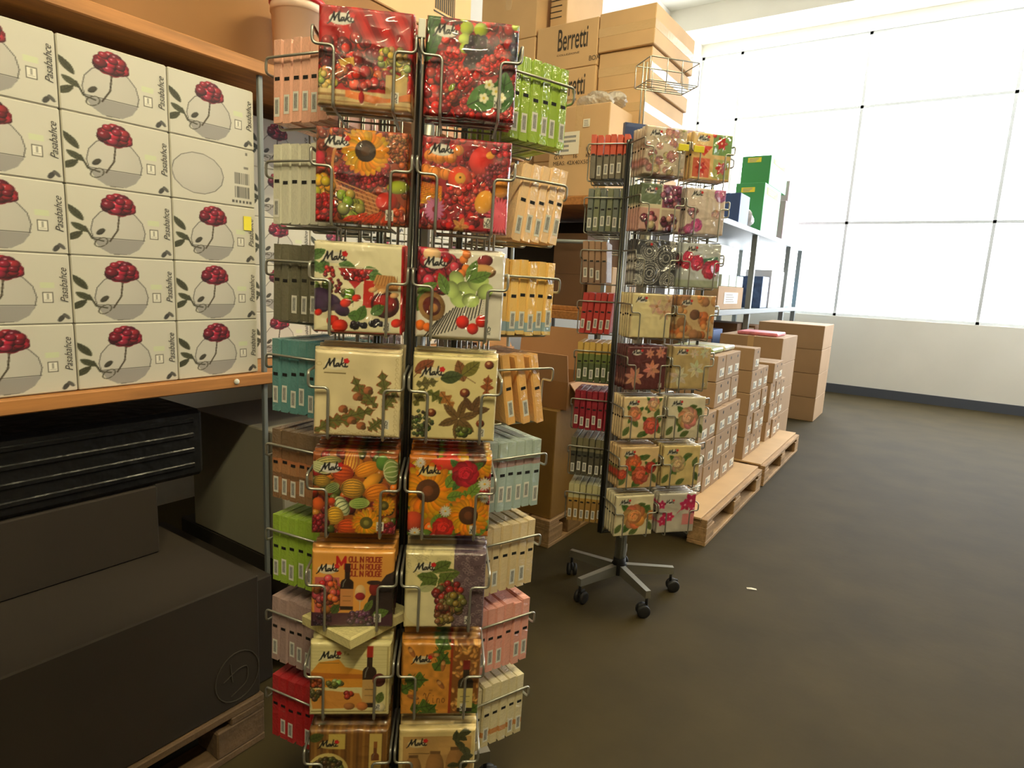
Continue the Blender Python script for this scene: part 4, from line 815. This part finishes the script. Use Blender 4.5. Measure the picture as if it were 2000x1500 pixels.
# glassware boxes: printed face painted into vertex colours
def art_glass(n, kind):
    a = Art(n, (200, 196, 182), 60+kind)
    if kind == 0:
        a.ell(.45, .38, .26, .36, (190, 186, 176), 0, .05); a.arc(.45, .38, .26, .36, 0, 6.3, .008, (70, 66, 60)); a.poly([(.2, .26), (.7, .26), (.64, .12), (.54, .03), (.36, .03), (.26, .12)], (150, 146, 142)); a.line([(.2, .27), (.7, .27)], .01, (60, 56, 52))
        a.rose(.46, .78, .16, (140, 14, 34), False); a.berries(.46, .78, .12, .14, 30, .05, [(150, 18, 40), (110, 10, 28), (170, 30, 50)])
        a.line([(.46, .62), (.44, .4), (.36, .22)], .016, (60, 50, 34)); a.leaf(.06, .62, .26, .05, 2.1, (66, 66, 44)); a.leaf(.1, .4, .2, .05, -.7, (70, 72, 48)); a.leaf(.05, .28, .2, .05, .8, (66, 66, 44)); a.line([(.14, .42), (.2, .25), (.3, .22)], .02, (60, 58, 40)); a.ell(.28, .36, .03, .06, (60, 56, 44), -.6); a.arc(.28, .2, .05, .08, 0, 6, .012, (70, 66, 50), 14, -.6)
        a.rect(.755, .845, .3, .46, (96, 92, 80)); a.rect(.763, .837, .315, .445, (222, 218, 204)); a.line([(.8, .36), (.8, .43)], .01, (90, 86, 76)); a.line([(.775, .34), (.825, .34)], .006, (120, 116, 104)); a.rect(.74, .86, .52, .6, (200, 206, 170))
        a.ell(.9, .07, .025, .055, (60, 58, 54), -.4, 0); a.ell(.945, .1, .022, .05, (84, 82, 76), .5, 0)
    else:
        a.ell(.3, .45, .3, .34, (190, 186, 176), 0, .05); a.arc(.3, .45, .3, .34, 0, 6.3, .008, (80, 76, 70))
        R = random.Random(3)
        for y0, y1 in ((.14, .34), (.38, .58)):
            x = .74
            while x < .93: w = R.choice([.004, .008, .012]); a.rect(x, x+w, y0, y1, (70, 68, 64)); x += w+R.choice([.004, .008])
        for k in range(6): a.rect(.7+k*.045, .73+k*.045, .05, .095, (80, 78, 72))
        a.rect(.86, .92, .66, .7, (120, 116, 108)); a.rect(.88, .91, .9, .95, (110, 106, 98))
    return a.data()
def face_grid(name, cols, w, h):
    n = cols.shape[0]; u = np.linspace(-.5, .5, n); U, V = np.meshgrid(u, u); vs = np.stack([U*w, (V+.5)*h, np.zeros_like(U)], -1).reshape(-1, 3)
    idx = np.arange(n*n).reshape(n, n); fs = np.stack([idx[:-1, :-1], idx[:-1, 1:], idx[1:, 1:], idx[1:, :-1]], -1).reshape(-1, 4).tolist()
    me = bpy.data.meshes.new(name); me.from_pydata(vs.tolist(), [], fs); me.update(); c = np.concatenate([cols.reshape(-1, 3), np.ones((n*n, 1))], 1)
    me.color_attributes.new('print', 'FLOAT_COLOR', 'POINT').data.foreach_set('color', c.astype(np.float32).ravel()); me.materials.append(M_MATT); return me
M_MATT, nt_, b_ = newmat('carton_print_matt'); at_ = nt_.nodes.new('ShaderNodeAttribute'); at_.attribute_name = 'print'; nt_.links.new(at_.outputs['Color'], b_.inputs['Base Color']); b_.inputs['Roughness'].default_value = .55
GW, GH = .245, .1625
ME_G = [face_grid('printed_face', art_glass(110, k), GW-.006, GH-.006) for k in (0, 1)]
ME_PB = text_mesh('Pasabahce', .0165, plain('script_ink', (70, 66, 60), .6), .86, .4)
def glass_box(x, y, z, k, lab, grp):
    o = carton((x-.34, x, y, y+GW-.003, z, z+GH), M_WHITE, lab, 'box', grp, 'glassware_box', bevel=.003)
    link('printed_face', ME_G[k], o, (o['hx']+.0008, 0, .003), FACE['x'])
    if k == 0: link('lettering', ME_PB, o, (o['hx']+.002, GW*.46, .05), LET)
    return o
LET = (Matrix.Rotation(math.pi/2, 3, 'Z') @ Matrix.Rotation(math.pi/2, 3, 'X') @ Matrix.Rotation(math.pi/2, 3, 'Z')).to_euler()
TIERN = ['lowest', 'second', 'middle', 'fourth', 'topmost']
for yi, y in enumerate((-.10, .15, .40, .645, .89)):
    for r in range(5):
        k = 1 if (r == 3 and y == .89) else 0
        lab = 'white glassware box turned to its barcode side in the stack on the shelf board' if k else f'white rose-print glassware box, {TIERN[r]} in the {("fifth", "fourth", "third", "second", "first")[yi]} front stack from the shelf post'
        glass_box(SA-.012, y, ZA[1]+.0015+r*GH+.0005*r, k, lab, 'rose glassware boxes at the shelf front' if not k else None)
for j in range(5):
    for r in range(5): glass_box(SA-.26, 1.275+j*.247, ZA[1]+.0015+r*GH+.0005*r, 0, f'white rose-print glassware box, {TIERN[r]} in the {("first", "second", "third", "fourth", "fifth")[j]} set-back stack past the shelf post', 'rose glassware boxes set back on the shelf')
p = on_x(494, 415, SA-.008); b = MB(); b.box(-.0008, .0008, -.012, .012, -.02, .02); o = link('yellow_sticker', b.mesh('yellow_sticker', M_YEL), None, (SA-.0095, 1.105, 1.445)); tag(o, 'small yellow price sticker on a glassware box', 'sticker')
# big cartons and the bucket on the upper board
zs = on_x(820, 50, -1.99).z
for i, (y0, y1) in enumerate(((-.3, .62), (.63, 1.52), (1.53, 2.46))):
    carton((-2.44, -1.99, y0, y1, 1.901, zs), M_CARD3, f'large brown carton on the upper board, lower layer, {("far from", "beside", "past")[i]} the bucket', 'box', 'big cartons on the upper board')  # lower layer takes the browner cardboard as painted shade
    c = carton((-2.44, -1.985, y0+.02, y1-.01, zs+.004, zs+.52), M_CARD, f'large brown carton on the upper board, upper layer, {("far from", "above", "past")[i]} the bucket', 'box', 'upper big cartons on the top board')
    if i == 2:
        b = MB()
        for k in range(9): b.box(-.06+k*.014, -.052+k*.014, -.0006, .0006, -.04, .06)
        b.box(-.07, .07, -.0006, .0006, -.055, -.05); b.box(.066, .07, -.0006, .0006, -.055, .09)
        q = on_x(868, 6, -1.985); link('barcode', b.mesh('barcode', M_TEXT), c, (c['hx']+.002, q.y-c.location.y, q.z-c.location.z), (0, 0, math.pi/2))
pb = on_x(590, 50, -1.84); bk = link('bucket', None, None, (-1.86, pb.y, 1.901)); tag(bk, 'pale pink plastic bucket with a red lid on the upper board', 'bucket')
hb = on_x(575, 4, -1.84).z-1.90
b = MB(); b.lathe([(.068, 0), (.074, .006), (.083, hb-.03), (.087, hb-.03), (.087, hb-.012), (.084, hb)], 28); link('body', b.mesh('body', plain('bucket_plastic', (242, 214, 194), .35), True), bk)
b = MB(); b.lathe([(.09, hb-.004), (.09, hb+.012), (.084, hb+.016), (.02, hb+.018)], 28); link('lid', b.mesh('lid', plain('lid_red', (196, 40, 40), .35), True), bk)

# ---- under the first board and on the floor by the near rack
def pallet(x0, y0, L, label, W=.8, M_PALLET=M_PALLET):
    root = link('pallet', None, None, (x0, y0, 0)); tag(root, label, 'pallet')
    for k in range(5): b = MB(); x = k*(W-.12)/4; b.bbox(x, x+.12, 0, L, .122, .144, .003); link('deck_board', b.mesh('deck_board', M_PALLET), root)
    for y in (0, L/2-.05, L-.1): b = MB(); b.bbox(0, W, y, y+.1, .1, .122, .003); link('stringer_board', b.mesh('stringer_board', M_PALLET), root)
    for x in (0, W/2-.05, W-.1):
        for y in (0, L/2-.07, L-.14): b = MB(); b.bbox(x, x+.1, y, y+.14, .022, .1, .004); link('block', b.mesh('block', M_PALLET), root)
        b = MB(); b.bbox(x, x+.1, 0, L, 0, .022, .003); link('runner', b.mesh('runner', M_PALLET), root)
    return root
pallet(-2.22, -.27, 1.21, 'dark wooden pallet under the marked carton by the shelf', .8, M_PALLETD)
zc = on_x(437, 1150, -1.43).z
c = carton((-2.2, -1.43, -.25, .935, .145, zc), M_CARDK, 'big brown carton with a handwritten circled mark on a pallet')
b = MB()
def ring(cx, cz, r, n=26): return [(0, cx+r*math.cos(6.283*k/n)*.9, cz+r*math.sin(6.283*k/n)) for k in range(n+1)]
b.tube(ring(0, 0, .07), .0016, 4, .001); b.tube([(0, -.02, .045), (0, -.015, -.01)], .0016, 4); b.tube([(0, -.04, .0), (0, .0, .02), (0, .03, .02), (0, .03, -.03), (0, -.02, -.05)], .0016, 4, .02)
q = on_x(464, 1320, -1.43); link('handwriting', b.mesh('handwriting', M_TEXT), c, (c['hx']+.001, q.y-c.location.y, q.z-.145))
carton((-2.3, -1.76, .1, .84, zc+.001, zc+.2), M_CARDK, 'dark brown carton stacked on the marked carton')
cr = carton((-2.3, -1.76, .3, .98, zc+.202, .90), M_BLACKP, 'black plastic crate wrapped in film under the shelf board', 'crate', name='plastic_crate', bevel=.012)
for k in range(4):
    b = MB(); b.bbox(-.004, .006, -.31, .31, .03+k*.045, .045+k*.045, .003); link('crate_rib', b.mesh('crate_rib', M_BLACKP), cr, (cr['hx'], 0, 0))
c = carton((-2.2, -1.66, 1.18, 1.6, .361, .80), plain('shaded_white', (150, 144, 126), .7), 'white appliance carton with a black curved print under the shelf')  # white board greyed in its colour for the shade under the shelf
b = MB(); P = [(0, -.06, .36), (0, .06, .36), (0, .09, .28), (0, .05, .2), (0, -.05, .2), (0, -.07, .3)]; b.add([(.0, y, z) for _, y, z in P], [tuple(range(6))]); b.tube([(0, -.08, .3), (0, -.09, .18), (0, -.05, .1), (0, .04, .04)], .012, 6, .05)
link('printed_picture', b.mesh('printed_picture', M_BLACK), c, (c['hx']+.001, -.05, 0))
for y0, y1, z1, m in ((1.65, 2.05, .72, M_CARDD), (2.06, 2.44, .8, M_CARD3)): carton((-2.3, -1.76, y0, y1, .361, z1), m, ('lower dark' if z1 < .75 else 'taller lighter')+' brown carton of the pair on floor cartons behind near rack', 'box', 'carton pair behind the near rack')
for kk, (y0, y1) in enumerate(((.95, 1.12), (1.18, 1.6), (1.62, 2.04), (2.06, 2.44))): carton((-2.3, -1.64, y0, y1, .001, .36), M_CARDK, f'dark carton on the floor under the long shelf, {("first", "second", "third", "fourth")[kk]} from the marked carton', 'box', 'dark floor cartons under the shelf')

# ---- tall carton with an open carton on it, in the gap between the shelves
pallet(-2.12, 2.56, .54, 'small wooden pallet under the tall carton', .66)
zt1 = on_y(1093, 802, 2.6).z
c = carton((-2.08, -1.47, 2.58, 3.08, .145, zt1), plain('cardboard_olive', (140, 104, 46), .7, noise=.12, scale=4, bump=.3, bscale=12), 'tall olive-brown carton standing on a small pallet', tape='t')
zt2 = on_y(1108, 748, 2.62).z; fl = on_y(1112, 694, 2.62).z-zt2; X_, Y_ = (-2.02, -1.44), (2.62, 3.06)
oc = link('open_carton', None, None, (X_[0], Y_[0], zt1+.001)); tag(oc, 'open brown carton with raised flaps on the tall carton', 'box'); w, l, h, t = X_[1]-X_[0], Y_[1]-Y_[0], zt2-zt1, .005
for nm, d in (('side_panel', (0, w, 0, t, 0, h)), ('side_panel', (0, w, l-t, l, 0, h)), ('side_panel', (0, t, t, l-t, 0, h)), ('side_panel', (w-t, w, t, l-t, 0, h)), ('bottom_panel', (t, w-t, t, l-t, 0, t))):
    b = MB(); b.box(*d); link(nm, b.mesh(nm, M_CARD3), oc)
for nm, loc, rot, d in (('flap', (0, 0, h), (.18, 0, 0), (0, w, 0, t, 0, fl)), ('flap', (0, l-t, h), (-.1, 0, 0), (0, w*.75, 0, t, 0, fl*1.7)), ('flap', (0, 0, h), (0, -.5, 0), (0, t, .02, l-.02, 0, fl*1.3)), ('flap', (w-t, 0, h), (0, 2.4, 0), (0, t, .02, l-.02, 0, fl))):
    b = MB(); b.box(*d); link(nm, b.mesh(nm, plain('cardboard_inside', (178, 134, 92), .8)), oc, loc, rot)

# ---- second shelf with the big printed cartons
YB, YK = 3.42, 3.74; PB = lambda px, py: on_y(px, py, YB); PK_ = lambda px, py: on_y(px, py, YK)
zb1 = PB(1120, 384).z; zb0 = PB(1112, 608).z; XB = -1.68
shelf_unit('tall shelf of wooden boards on grey posts holding big cartons', -2.9, XB, (YB+.02, 4.9), (.3, zb0, zb1), zb1, M_WOOD, M_STEEL, th=.05)
xl, xm, xr = PK_(1056, 44).x, PK_(1172, 29).x, PK_(1283, 23).x; zt_ = PK_(1172, 27).z; step = (zt_-zb1)/5
grp = 'big cartons on the tall shelf'
BR = text_mesh('Berretti', .135, M_TEXT, .38, 0, .0015); BC = text_mesh('COLLEZIONE', .012, M_TEXT, 1.7); BX = text_mesh('BOX', .03, M_TEXT, .9)
hB = .262; zB = [zb1+.001, zb1+.50]   # bottom carton, then flat cartons above
LB = carton((PB(1072, 300).x, PB(1186, 300).x, YB, YB+.31, zb1+.001, zb1+.001+(PB(1120, 208).z-zb1)), M_CARD, 'brown carton printed with its measurements under the bubble wrap', tape='t')
f = lambda px, py, o, yo=0: ((PB(px, py).x-o.location.x), PB(px, py).z-o.location.z)
ms = [text_mesh(s_, .024, M_TEXT, 1.0) for s_ in ('MEAS: 42X40X50 CM', 'N.W.      14      KG', 'G.W.      16      KG')]
for k, (px, py) in enumerate(((1080, 324), (1082, 300), (1082, 312))):
    u, v = f(px, py, LB); on_face(LB, '-y', u, v, ms[k], 'printed_text')
u, v = f(1110, 280, LB); on_face(LB, '-y', u, v, patch(.15, .13, M_PAPER, M_INK, 2), 'paper_label', .003); u, v = f(1146, 240, LB); on_face(LB, '-y', u, v, patch(.045, .045, M_PAPER, M_INK, 5), 'paper_label', .003)
zlb = LB.location.z+LB['hz']
# printed flat cartons, left stack
zz = zb1+.001
LS = []
for k in range(4):
    z1 = zz+(zt_-.01-zb1)/4*1.0; y_ = YK
    c = carton((xl-.02*(k == 3), xm-.005, y_, y_+.62, zz, z1-.003), M_CARD, ('brown printed carton topmost in the stack beside the tape-bound stack', 'brown printed carton second from top in its stack', 'brown carton third from top behind the measured carton', 'brown carton lowest behind the measured carton')[3-k], 'box', grp); zz = z1; LS.append(c)
for c in LS[2:]:
    u = PK_(1094, 84).x-c.location.x-.02; on_face(c, '-y', u, c['hz']*.42, BR, 'printed_name'); on_face(c, '-y', u, c['hz']*.3, BC, 'printed_name'); on_face(c, '-y', u+.24, c['hz']*.1, BX, 'printed_name')
# taped stack at the aisle corner
zz = zb1+.001; hs = (zt_-zb1)/5
for k in range(5):
    y_ = YK+(.02, .0, .01, .02, .0)[k]; wid = .0 if k < 4 else .0
    xa = xm+.004
    c = carton((xa, xr-(.05 if k < 2 else .02*(4-k)), y_, y_+.68, zz, zz+hs-.003), M_CARD, f'brown tape-bound carton {("lowest", "fourth from top", "third from top", "second from top", "topmost")[k]} in the stack at the aisle corner', 'box', grp, tape='f', rz=math.radians((0, .4, -.4, .5, -.4)[k])); zz += hs
# further stacks to the inside
for (pa, pb_, zts, lab) in ((996, 1054, 3.3, 'tall stack inside the shelf'), ):
    xa, xb = PK_(pa, 60).x-.25, PK_(pb_, 60).x-.03; zz = zb1+.001; hh = (zts-zz)/4
    for k in range(4): carton((xa, xb, YK, YK+.6, zz, zz+hh-.003), M_CARD, f'plain brown carton {("lowest", "third from top", "second from top", "topmost")[k]} in the tall stack inside the shelf', 'box', grp, tape='t' if k == 3 else None); zz += hh
c = carton((xl+.01, PK_(1092, 20).x, YK+.1, YK+.6, zt_+.0, zt_+.36), M_CARD, 'small-printed brown carton on top of the printed carton stack')
for k in range(5): on_face(c, '-y', -.02, .08+.035*k, patch(.09, .006, M_TEXT), 'printed_lines')
# bubble wrap bundle
def lump(name, c, r, mat, seed, amp=.25, nu=28, nv=16):
    rs = random.Random(seed); ph = [(rs.uniform(2, 5), rs.uniform(2, 5), rs.random()*6) for _ in range(5)]; b = MB(); vs = []; fs = []
    for i in range(nv+1):
        for k in range(nu):
            th = math.pi*i/nv; a = 2*math.pi*k/nu; d = Vector((math.sin(th)*math.cos(a), math.sin(th)*math.sin(a), math.cos(th)))
            s = 1+amp*sum(math.sin(p*d.x*2+q*d.y*2+e+d.z*p) for p, q, e in ph)/3; vs.append((d.x*r[0]*s, d.y*r[1]*s, max(0, r[2]+d.z*r[2]*s)))
    for i in range(nv):
        for k in range(nu): fs.append((i*nu+k, (i+1)*nu+k, (i+1)*nu+(k+1) % nu, i*nu+(k+1) % nu))
    b.add(vs, fs); return link(name, b.mesh(name, mat, True), None, c)
m_, nt_, b_ = newmat('bubble_wrap'); b_.inputs['Base Color'].default_value = (.82, .8, .74, 1); b_.inputs['Roughness'].default_value = .2; b_.inputs['Alpha'].default_value = .55; b_.inputs['Coat Weight'].default_value = 1
vo = nt_.nodes.new('ShaderNodeTexVoronoi'); vo.inputs['Scale'].default_value = 45; tc_ = nt_.nodes.new('ShaderNodeTexCoord'); nt_.links.new(tc_.outputs['Object'], vo.inputs['Vector']); bp_ = nt_.nodes.new('ShaderNodeBump'); bp_.inputs['Strength'].default_value = .9; bp_.inputs['Distance'].default_value = .02; nt_.links.new(vo.outputs['Distance'], bp_.inputs['Height']); nt_.links.new(bp_.outputs[0], b_.inputs['Normal'])
M_BUB = m_
q = PB(1146, 208); o = lump('bubble_wrap', (q.x+.01, YB+.15, zlb+.001), (.13, .1, .05), M_BUB, 4); tag(o, 'crumpled bubble wrap lying on the measured carton', 'bubble wrap')
# dark cartons on the middle and lower boards of the second shelf
for k, (pa, pb_, pt, pbm, lab) in enumerate(((1060, 1122, 535, 600, 'lower dark carton left on the middle board'), (1060, 1130, 452, 534, 'dark wide carton stacked on the middle board'), (1126, 1180, 520, 598, 'grey-brown carton beside the dark cartons, middle board'))):
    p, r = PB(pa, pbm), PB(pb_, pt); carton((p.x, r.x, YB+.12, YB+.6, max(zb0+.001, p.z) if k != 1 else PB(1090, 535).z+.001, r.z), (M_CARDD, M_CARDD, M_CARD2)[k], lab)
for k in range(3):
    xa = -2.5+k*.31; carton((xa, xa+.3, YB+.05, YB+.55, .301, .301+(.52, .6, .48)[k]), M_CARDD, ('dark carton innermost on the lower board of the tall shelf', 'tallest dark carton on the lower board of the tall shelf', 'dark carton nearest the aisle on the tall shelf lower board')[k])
hm = zb1-.05-zb0  # cartons added to fill the bright gap, shade put into their colour
for r, (lab, f_) in enumerate((('lower shade-dark filler carton deep on the middle board of the tall shelf', .48), ('upper shade-dark filler carton deep on the middle board of the tall shelf', .46))):
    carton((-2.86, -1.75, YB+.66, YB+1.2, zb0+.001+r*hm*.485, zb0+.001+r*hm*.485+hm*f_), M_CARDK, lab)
zz = .001  # pile added to darken the view between the shelves
for r in range(5):
    carton((-3.35, -2.5, 2.62, 3.3, zz, zz+.355), M_CARDK, f'shade-dark filler carton {("lowest", "second", "third", "fourth", "topmost")[r]} in the pile against the wall between the shelves', 'box', 'wall pile of dark filler cartons'); zz += .357
b = MB(); b.tube([(-2.874, YB+.02, zb1-.24), (XB-.026, YB+.02, zb1-.27)], .012, 8); o = link('pipe', b.mesh('pipe', M_STEEL, True)); tag(o, 'thin grey pipe running below the upper board of the tall shelf', 'pipe')
b = MB(); b.bbox(-2.3, -1.75, YB+.045, YB+.105, zb0+.001, zb0+.03, .003); o = link('loose_board', b.mesh('loose_board', M_WOOD)); tag(o, 'loose wooden board lying on the middle shelf edge', 'board')

# ------------------------------------------------------------------ pallets along the aisle
pallet(-1.645, 3.12, 1.2, 'wooden pallet carrying small labelled cartons beside the far rack'); pallet(-1.645, 4.41, 1.24, 'wooden pallet further down the aisle with a plywood sheet')
for y0, y1, lab in ((3.1, 4.33, 'plywood sheet laid on the nearer aisle pallet'), (4.40, 5.66, 'plywood sheet laid on the further aisle pallet')):
    b = MB(); b.bbox(-1.64, -.845-.03, y0, y1, .1445, .156, .002); o = link('plywood_sheet', b.mesh('plywood_sheet', M_PLY)); tag(o, lab, 'board')
CW, CH, CD = .172, .157, .40
bb = MB(); bb.bbox(-CD, 0, 0, CW-.004, 0, CH-.003, .003); ME_SC = bb.mesh('small_carton', M_CARD2)
bb = MB(); bb.box(0, .001, -.045, .045, -.026, .026); bb.box(.001, .0015, -.036, -.008, -.018, .016, 1); bb.box(.001, .0015, .01, .036, -.018, -.006, 1); ME_LB = bb.mesh('address_label', [M_PAPER, M_INK])
bb = MB(); bb.lathe([(.011, 0), (.009, .0008)], 12, (0, 0, 0), 'X'); ME_HH = bb.mesh('hand_hole', M_BLACK)
def small_carton(x, y, z, lab, grp, jit=0):
    o = link('small_carton', ME_SC, None, (x+PR.uniform(-.008, .004), y, z), (0, 0, PR.uniform(-.006, .006))); tag(o, lab, 'box', grp)
    link('address_label', ME_LB, o, (.0, CW*.6, CH*.32), (PR.uniform(-.06, .06), 0, 0)); link('hand_hole', ME_HH, o, (0, CW*.62, CH*.8))
ZP = .1565
for cidx, y in enumerate([3.15+CW*k for k in range(6)]):
    nrow = 3 if y < 3.6 else 5
    for r in range(nrow): small_carton(-1.0-(.03 if r > 2 else 0), y, ZP+r*CH, f'small labelled carton, {TIERN[r]} row, {("first", "second", "third", "fourth", "fifth", "sixth")[cidx]} column from the far rack, nearer pallet', f'{TIERN[r]} row of cartons on the nearer pallet')
for cidx, (y, nrow) in enumerate(((4.42, 5), (4.595, 4), (4.77, 4), (5.10, 4), (5.275, 4), (5.45, 3))):
    for r in range(nrow): small_carton(-1.0, y, ZP+r*CH, f'small labelled carton, {TIERN[r]} row, {("first", "second", "third", "fourth", "fifth", "sixth")[cidx]} column from the nearer pallet, further pallet', f'{TIERN[r]} row of cartons on the further pallet')
# leaflet trays on the pallet cartons, pink packs on others
zt5 = ZP+5*CH
for k, (y, m) in enumerate(((3.72, (150, 170, 96)), (3.98, (206, 206, 180)))):
    o = carton((-1.36, -1.08, y, y+.22, zt5+.001, zt5+.03), plain('leaflet_%d' % k, m, .35, noise=.4, scale=18, coat=.6), ('green film-wrapped flat pack on the pallet cartons', 'pale film-wrapped flat pack on the pallet cartons')[k], 'flat pack', name='flat_pack', bevel=.008)
o = carton((-1.38, -1.1, 3.2, 3.44, ZP+3*CH, ZP+3*CH+.05), M_PAPER, 'white tray of papers on the lower pallet cartons', 'tray', name='paper_tray', bevel=.01)
# larger cartons at the end of the second pallet and beyond
zz = .001
for r in range(4):
    carton((-1.62, -1.08, 5.75, 6.4, zz, zz+.232), M_CARD2, f'big grey-brown carton {("lowest", "third from top", "second from top", "topmost")[r]} in the pile past the pallets', 'box', 'big cartons past the pallets', tape='t'); zz += .234
o = carton((-1.5, -1.15, 5.85, 6.2, zz, zz+.03), plain('pink_pack', (222, 130, 140), .4, noise=.3, scale=14), 'flat pink and white pack on the big grey-brown cartons', 'flat pack', name='flat_pack', bevel=.008)
zz = .001
for r in range(4):
    carton((-1.6, -.95, 7.1, 7.75, zz, zz+.25), M_CARD2, f'big grey-brown carton {("lowest", "third from top", "second from top", "topmost")[r]} in the pile by the end shelf', 'box', 'big cartons by the end shelf'); zz += .253

# ---- end shelf with mixed goods
SCX = -1.66; ZS = (.5, 1.14, 1.95)
shelf_unit('grey steel end shelf with mixed goods under the windows', -2.5, SCX, (5.0, 6.9, 8.62, 9.4), ZS, 1.95, plain('grey_board', (120, 130, 134), .5), M_STEEL, th=.05, pw=.055)
def sitem(px0, px1, zb, pyt, mat, label, name='carton', cat='box', dep=.3, z0=None):
    y0 = on_x(px0, 600, SCX-.03).y; y1 = on_x(px1, 600, SCX-.03).y; zt = on_x((px0+px1)/2, pyt, SCX-.03).z
    return carton((SCX-.03-dep, SCX-.03, y0, y1, (zb if z0 is None else z0)+.001, zt), mat, label, cat, None, name)
zm = ZS[1]
c = sitem(1400, 1448, zm, 560, M_CARD2, 'brown carton with a large label on the end shelf'); on_face(c, 'x', 0, c['hz']*.5, patch(c['hy']*1.1, c['hz']*.5, M_PAPER, M_INK, 3), 'paper_label')
for k in range(3):
    bx0 = -.2+k*.26
    carton((SCX-.25, SCX-.05, c.location.y+bx0-.1, c.location.y+bx0+.14, c.location.z+c['hz']+.001, c.location.z+c['hz']+.11), plain('mint_box', (190, 206, 196), .5), f'small mint green box, {("first", "second", "third")[k]} of the row standing on the labelled carton', 'box', 'mint boxes on the labelled carton', 'small_box')
W2 = plain('white_gloss_box', (222, 222, 222), .5)
c = sitem(1500, 1524, zm, 560, W2, 'lower white box in the pair on the end shelf'); zq = c.location.z+c['hz']
sitem(1500, 1524, zq, 528, W2, 'upper white box in the pair on the end shelf', z0=zq)
sitem(1484, 1496, zm, 540, plain('blue_bag', (70, 96, 140), .4, noise=.4, scale=14), 'blue mixed-goods bag between shelf post and white boxes', 'goods_bag', 'bag')
sitem(1528, 1541, zm, 545, plain('tealbox', (90, 140, 170), .4, noise=.3, scale=14), 'teal carton behind the second shelf post')
q0, q1 = on_x(1402, 520, -2.05), on_x(1443, 485, -2.05); c = carton((-2.3, -2.05, q0.y, q1.y, zm+.001, q1.z), W2, 'tall white picture box standing behind the labelled carton', 'box', None, 'picture_box'); on_face(c, 'x', 0, c['hz']*.3, patch(c['hy']*1.4, c['hz']*.4, plain('slate_print', (90, 104, 124), .5)), 'printed_picture')
zu = ZS[2]
GB = plain('green_box', (58, 150, 84), .5)
g0 = sitem(1468, 1500, zu, 348, GB, 'lower green box with a yellow tag on the end shelf top'); zq = g0.location.z+g0['hz']
g1 = sitem(1474, 1508, zq, 288, GB, 'upper green box with a yellow tag on the end shelf top', z0=zq)
for g in (g0, g1): on_face(g, 'x', -.02, g['hz']*.86, patch(g['hy']*1.3, g['hz']*.14, M_YEL, M_INK), 'yellow_tag'); on_face(g, '-y', -.02, g['hz']*.86, patch(.14, .05, M_YEL, M_INK), 'yellow_tag')
MV = plain('mauve_box', (190, 160, 176), .6)
m0 = sitem(1511, 1540, zu, 385, MV, 'wide mauve carton on the end shelf top'); zq = m0.location.z+m0['hz']; sitem(1514, 1536, zq, 338, MV, 'tall mauve carton stacked on the wide mauve carton', z0=zq)
sitem(1424, 1442, zu, 368, plain('navy_box', (40, 74, 130), .5), 'navy blue box on the end shelf top by the bag')
ya_, yb_ = on_x(1446, 400, -1.8).y, on_x(1464, 400, -1.8).y; o = lump('plastic_bag', (-1.85, (ya_+yb_)/2, zu+.001), (.14, (yb_-ya_)*.36, .11), plain('clear_bag', (214, 210, 206), .2, coat=1, bump=.8, bscale=12), 8); tag(o, 'crumpled clear plastic bag on the end shelf top', 'bag')
# lower goods of the end shelf
R_ = random.Random(9)
cn = ['grey', 'brown', 'blue', 'tan', 'dark']; yy = 5.1
for k in range(8):
    w = R_.uniform(.3, .48); carton((SCX-.5, SCX-.06, yy, yy+w, .501, .501+R_.uniform(.3, .6)), (M_CARD2, M_CARD3, plain('blue_box', (80, 104, 150), .6), M_CARD, M_CARDD)[k % 5], f'{cn[(0, 1, 2, 3, 4)[k % 5]]} carton, {("first", "second", "third", "fourth", "fifth", "sixth", "seventh", "eighth")[k]} along the lower board of the end shelf', 'box', 'cartons on the end shelf lower board'); yy += w+.03
# scrap of paper on the floor
q = on_z(1468, 1150, .002); b = MB(); b.add([(-.02, -.006, .0), (0, -.01, .003), (.022, -.004, .001), (.02, .006, .002), (-.002, .004, .005), (-.022, .004, .002)], [(0, 1, 4, 5), (1, 2, 3, 4)])
o = link('paper_scrap', b.mesh('paper_scrap', M_PAPER), None, (q.x, q.y, .001), (0, 0, .3)); tag(o, 'small white paper scrap lying on the bare floor', 'paper')
for o in bpy.data.objects:
    for k in ('hx', 'hy', 'hz'):
        if k in o: del o[k]
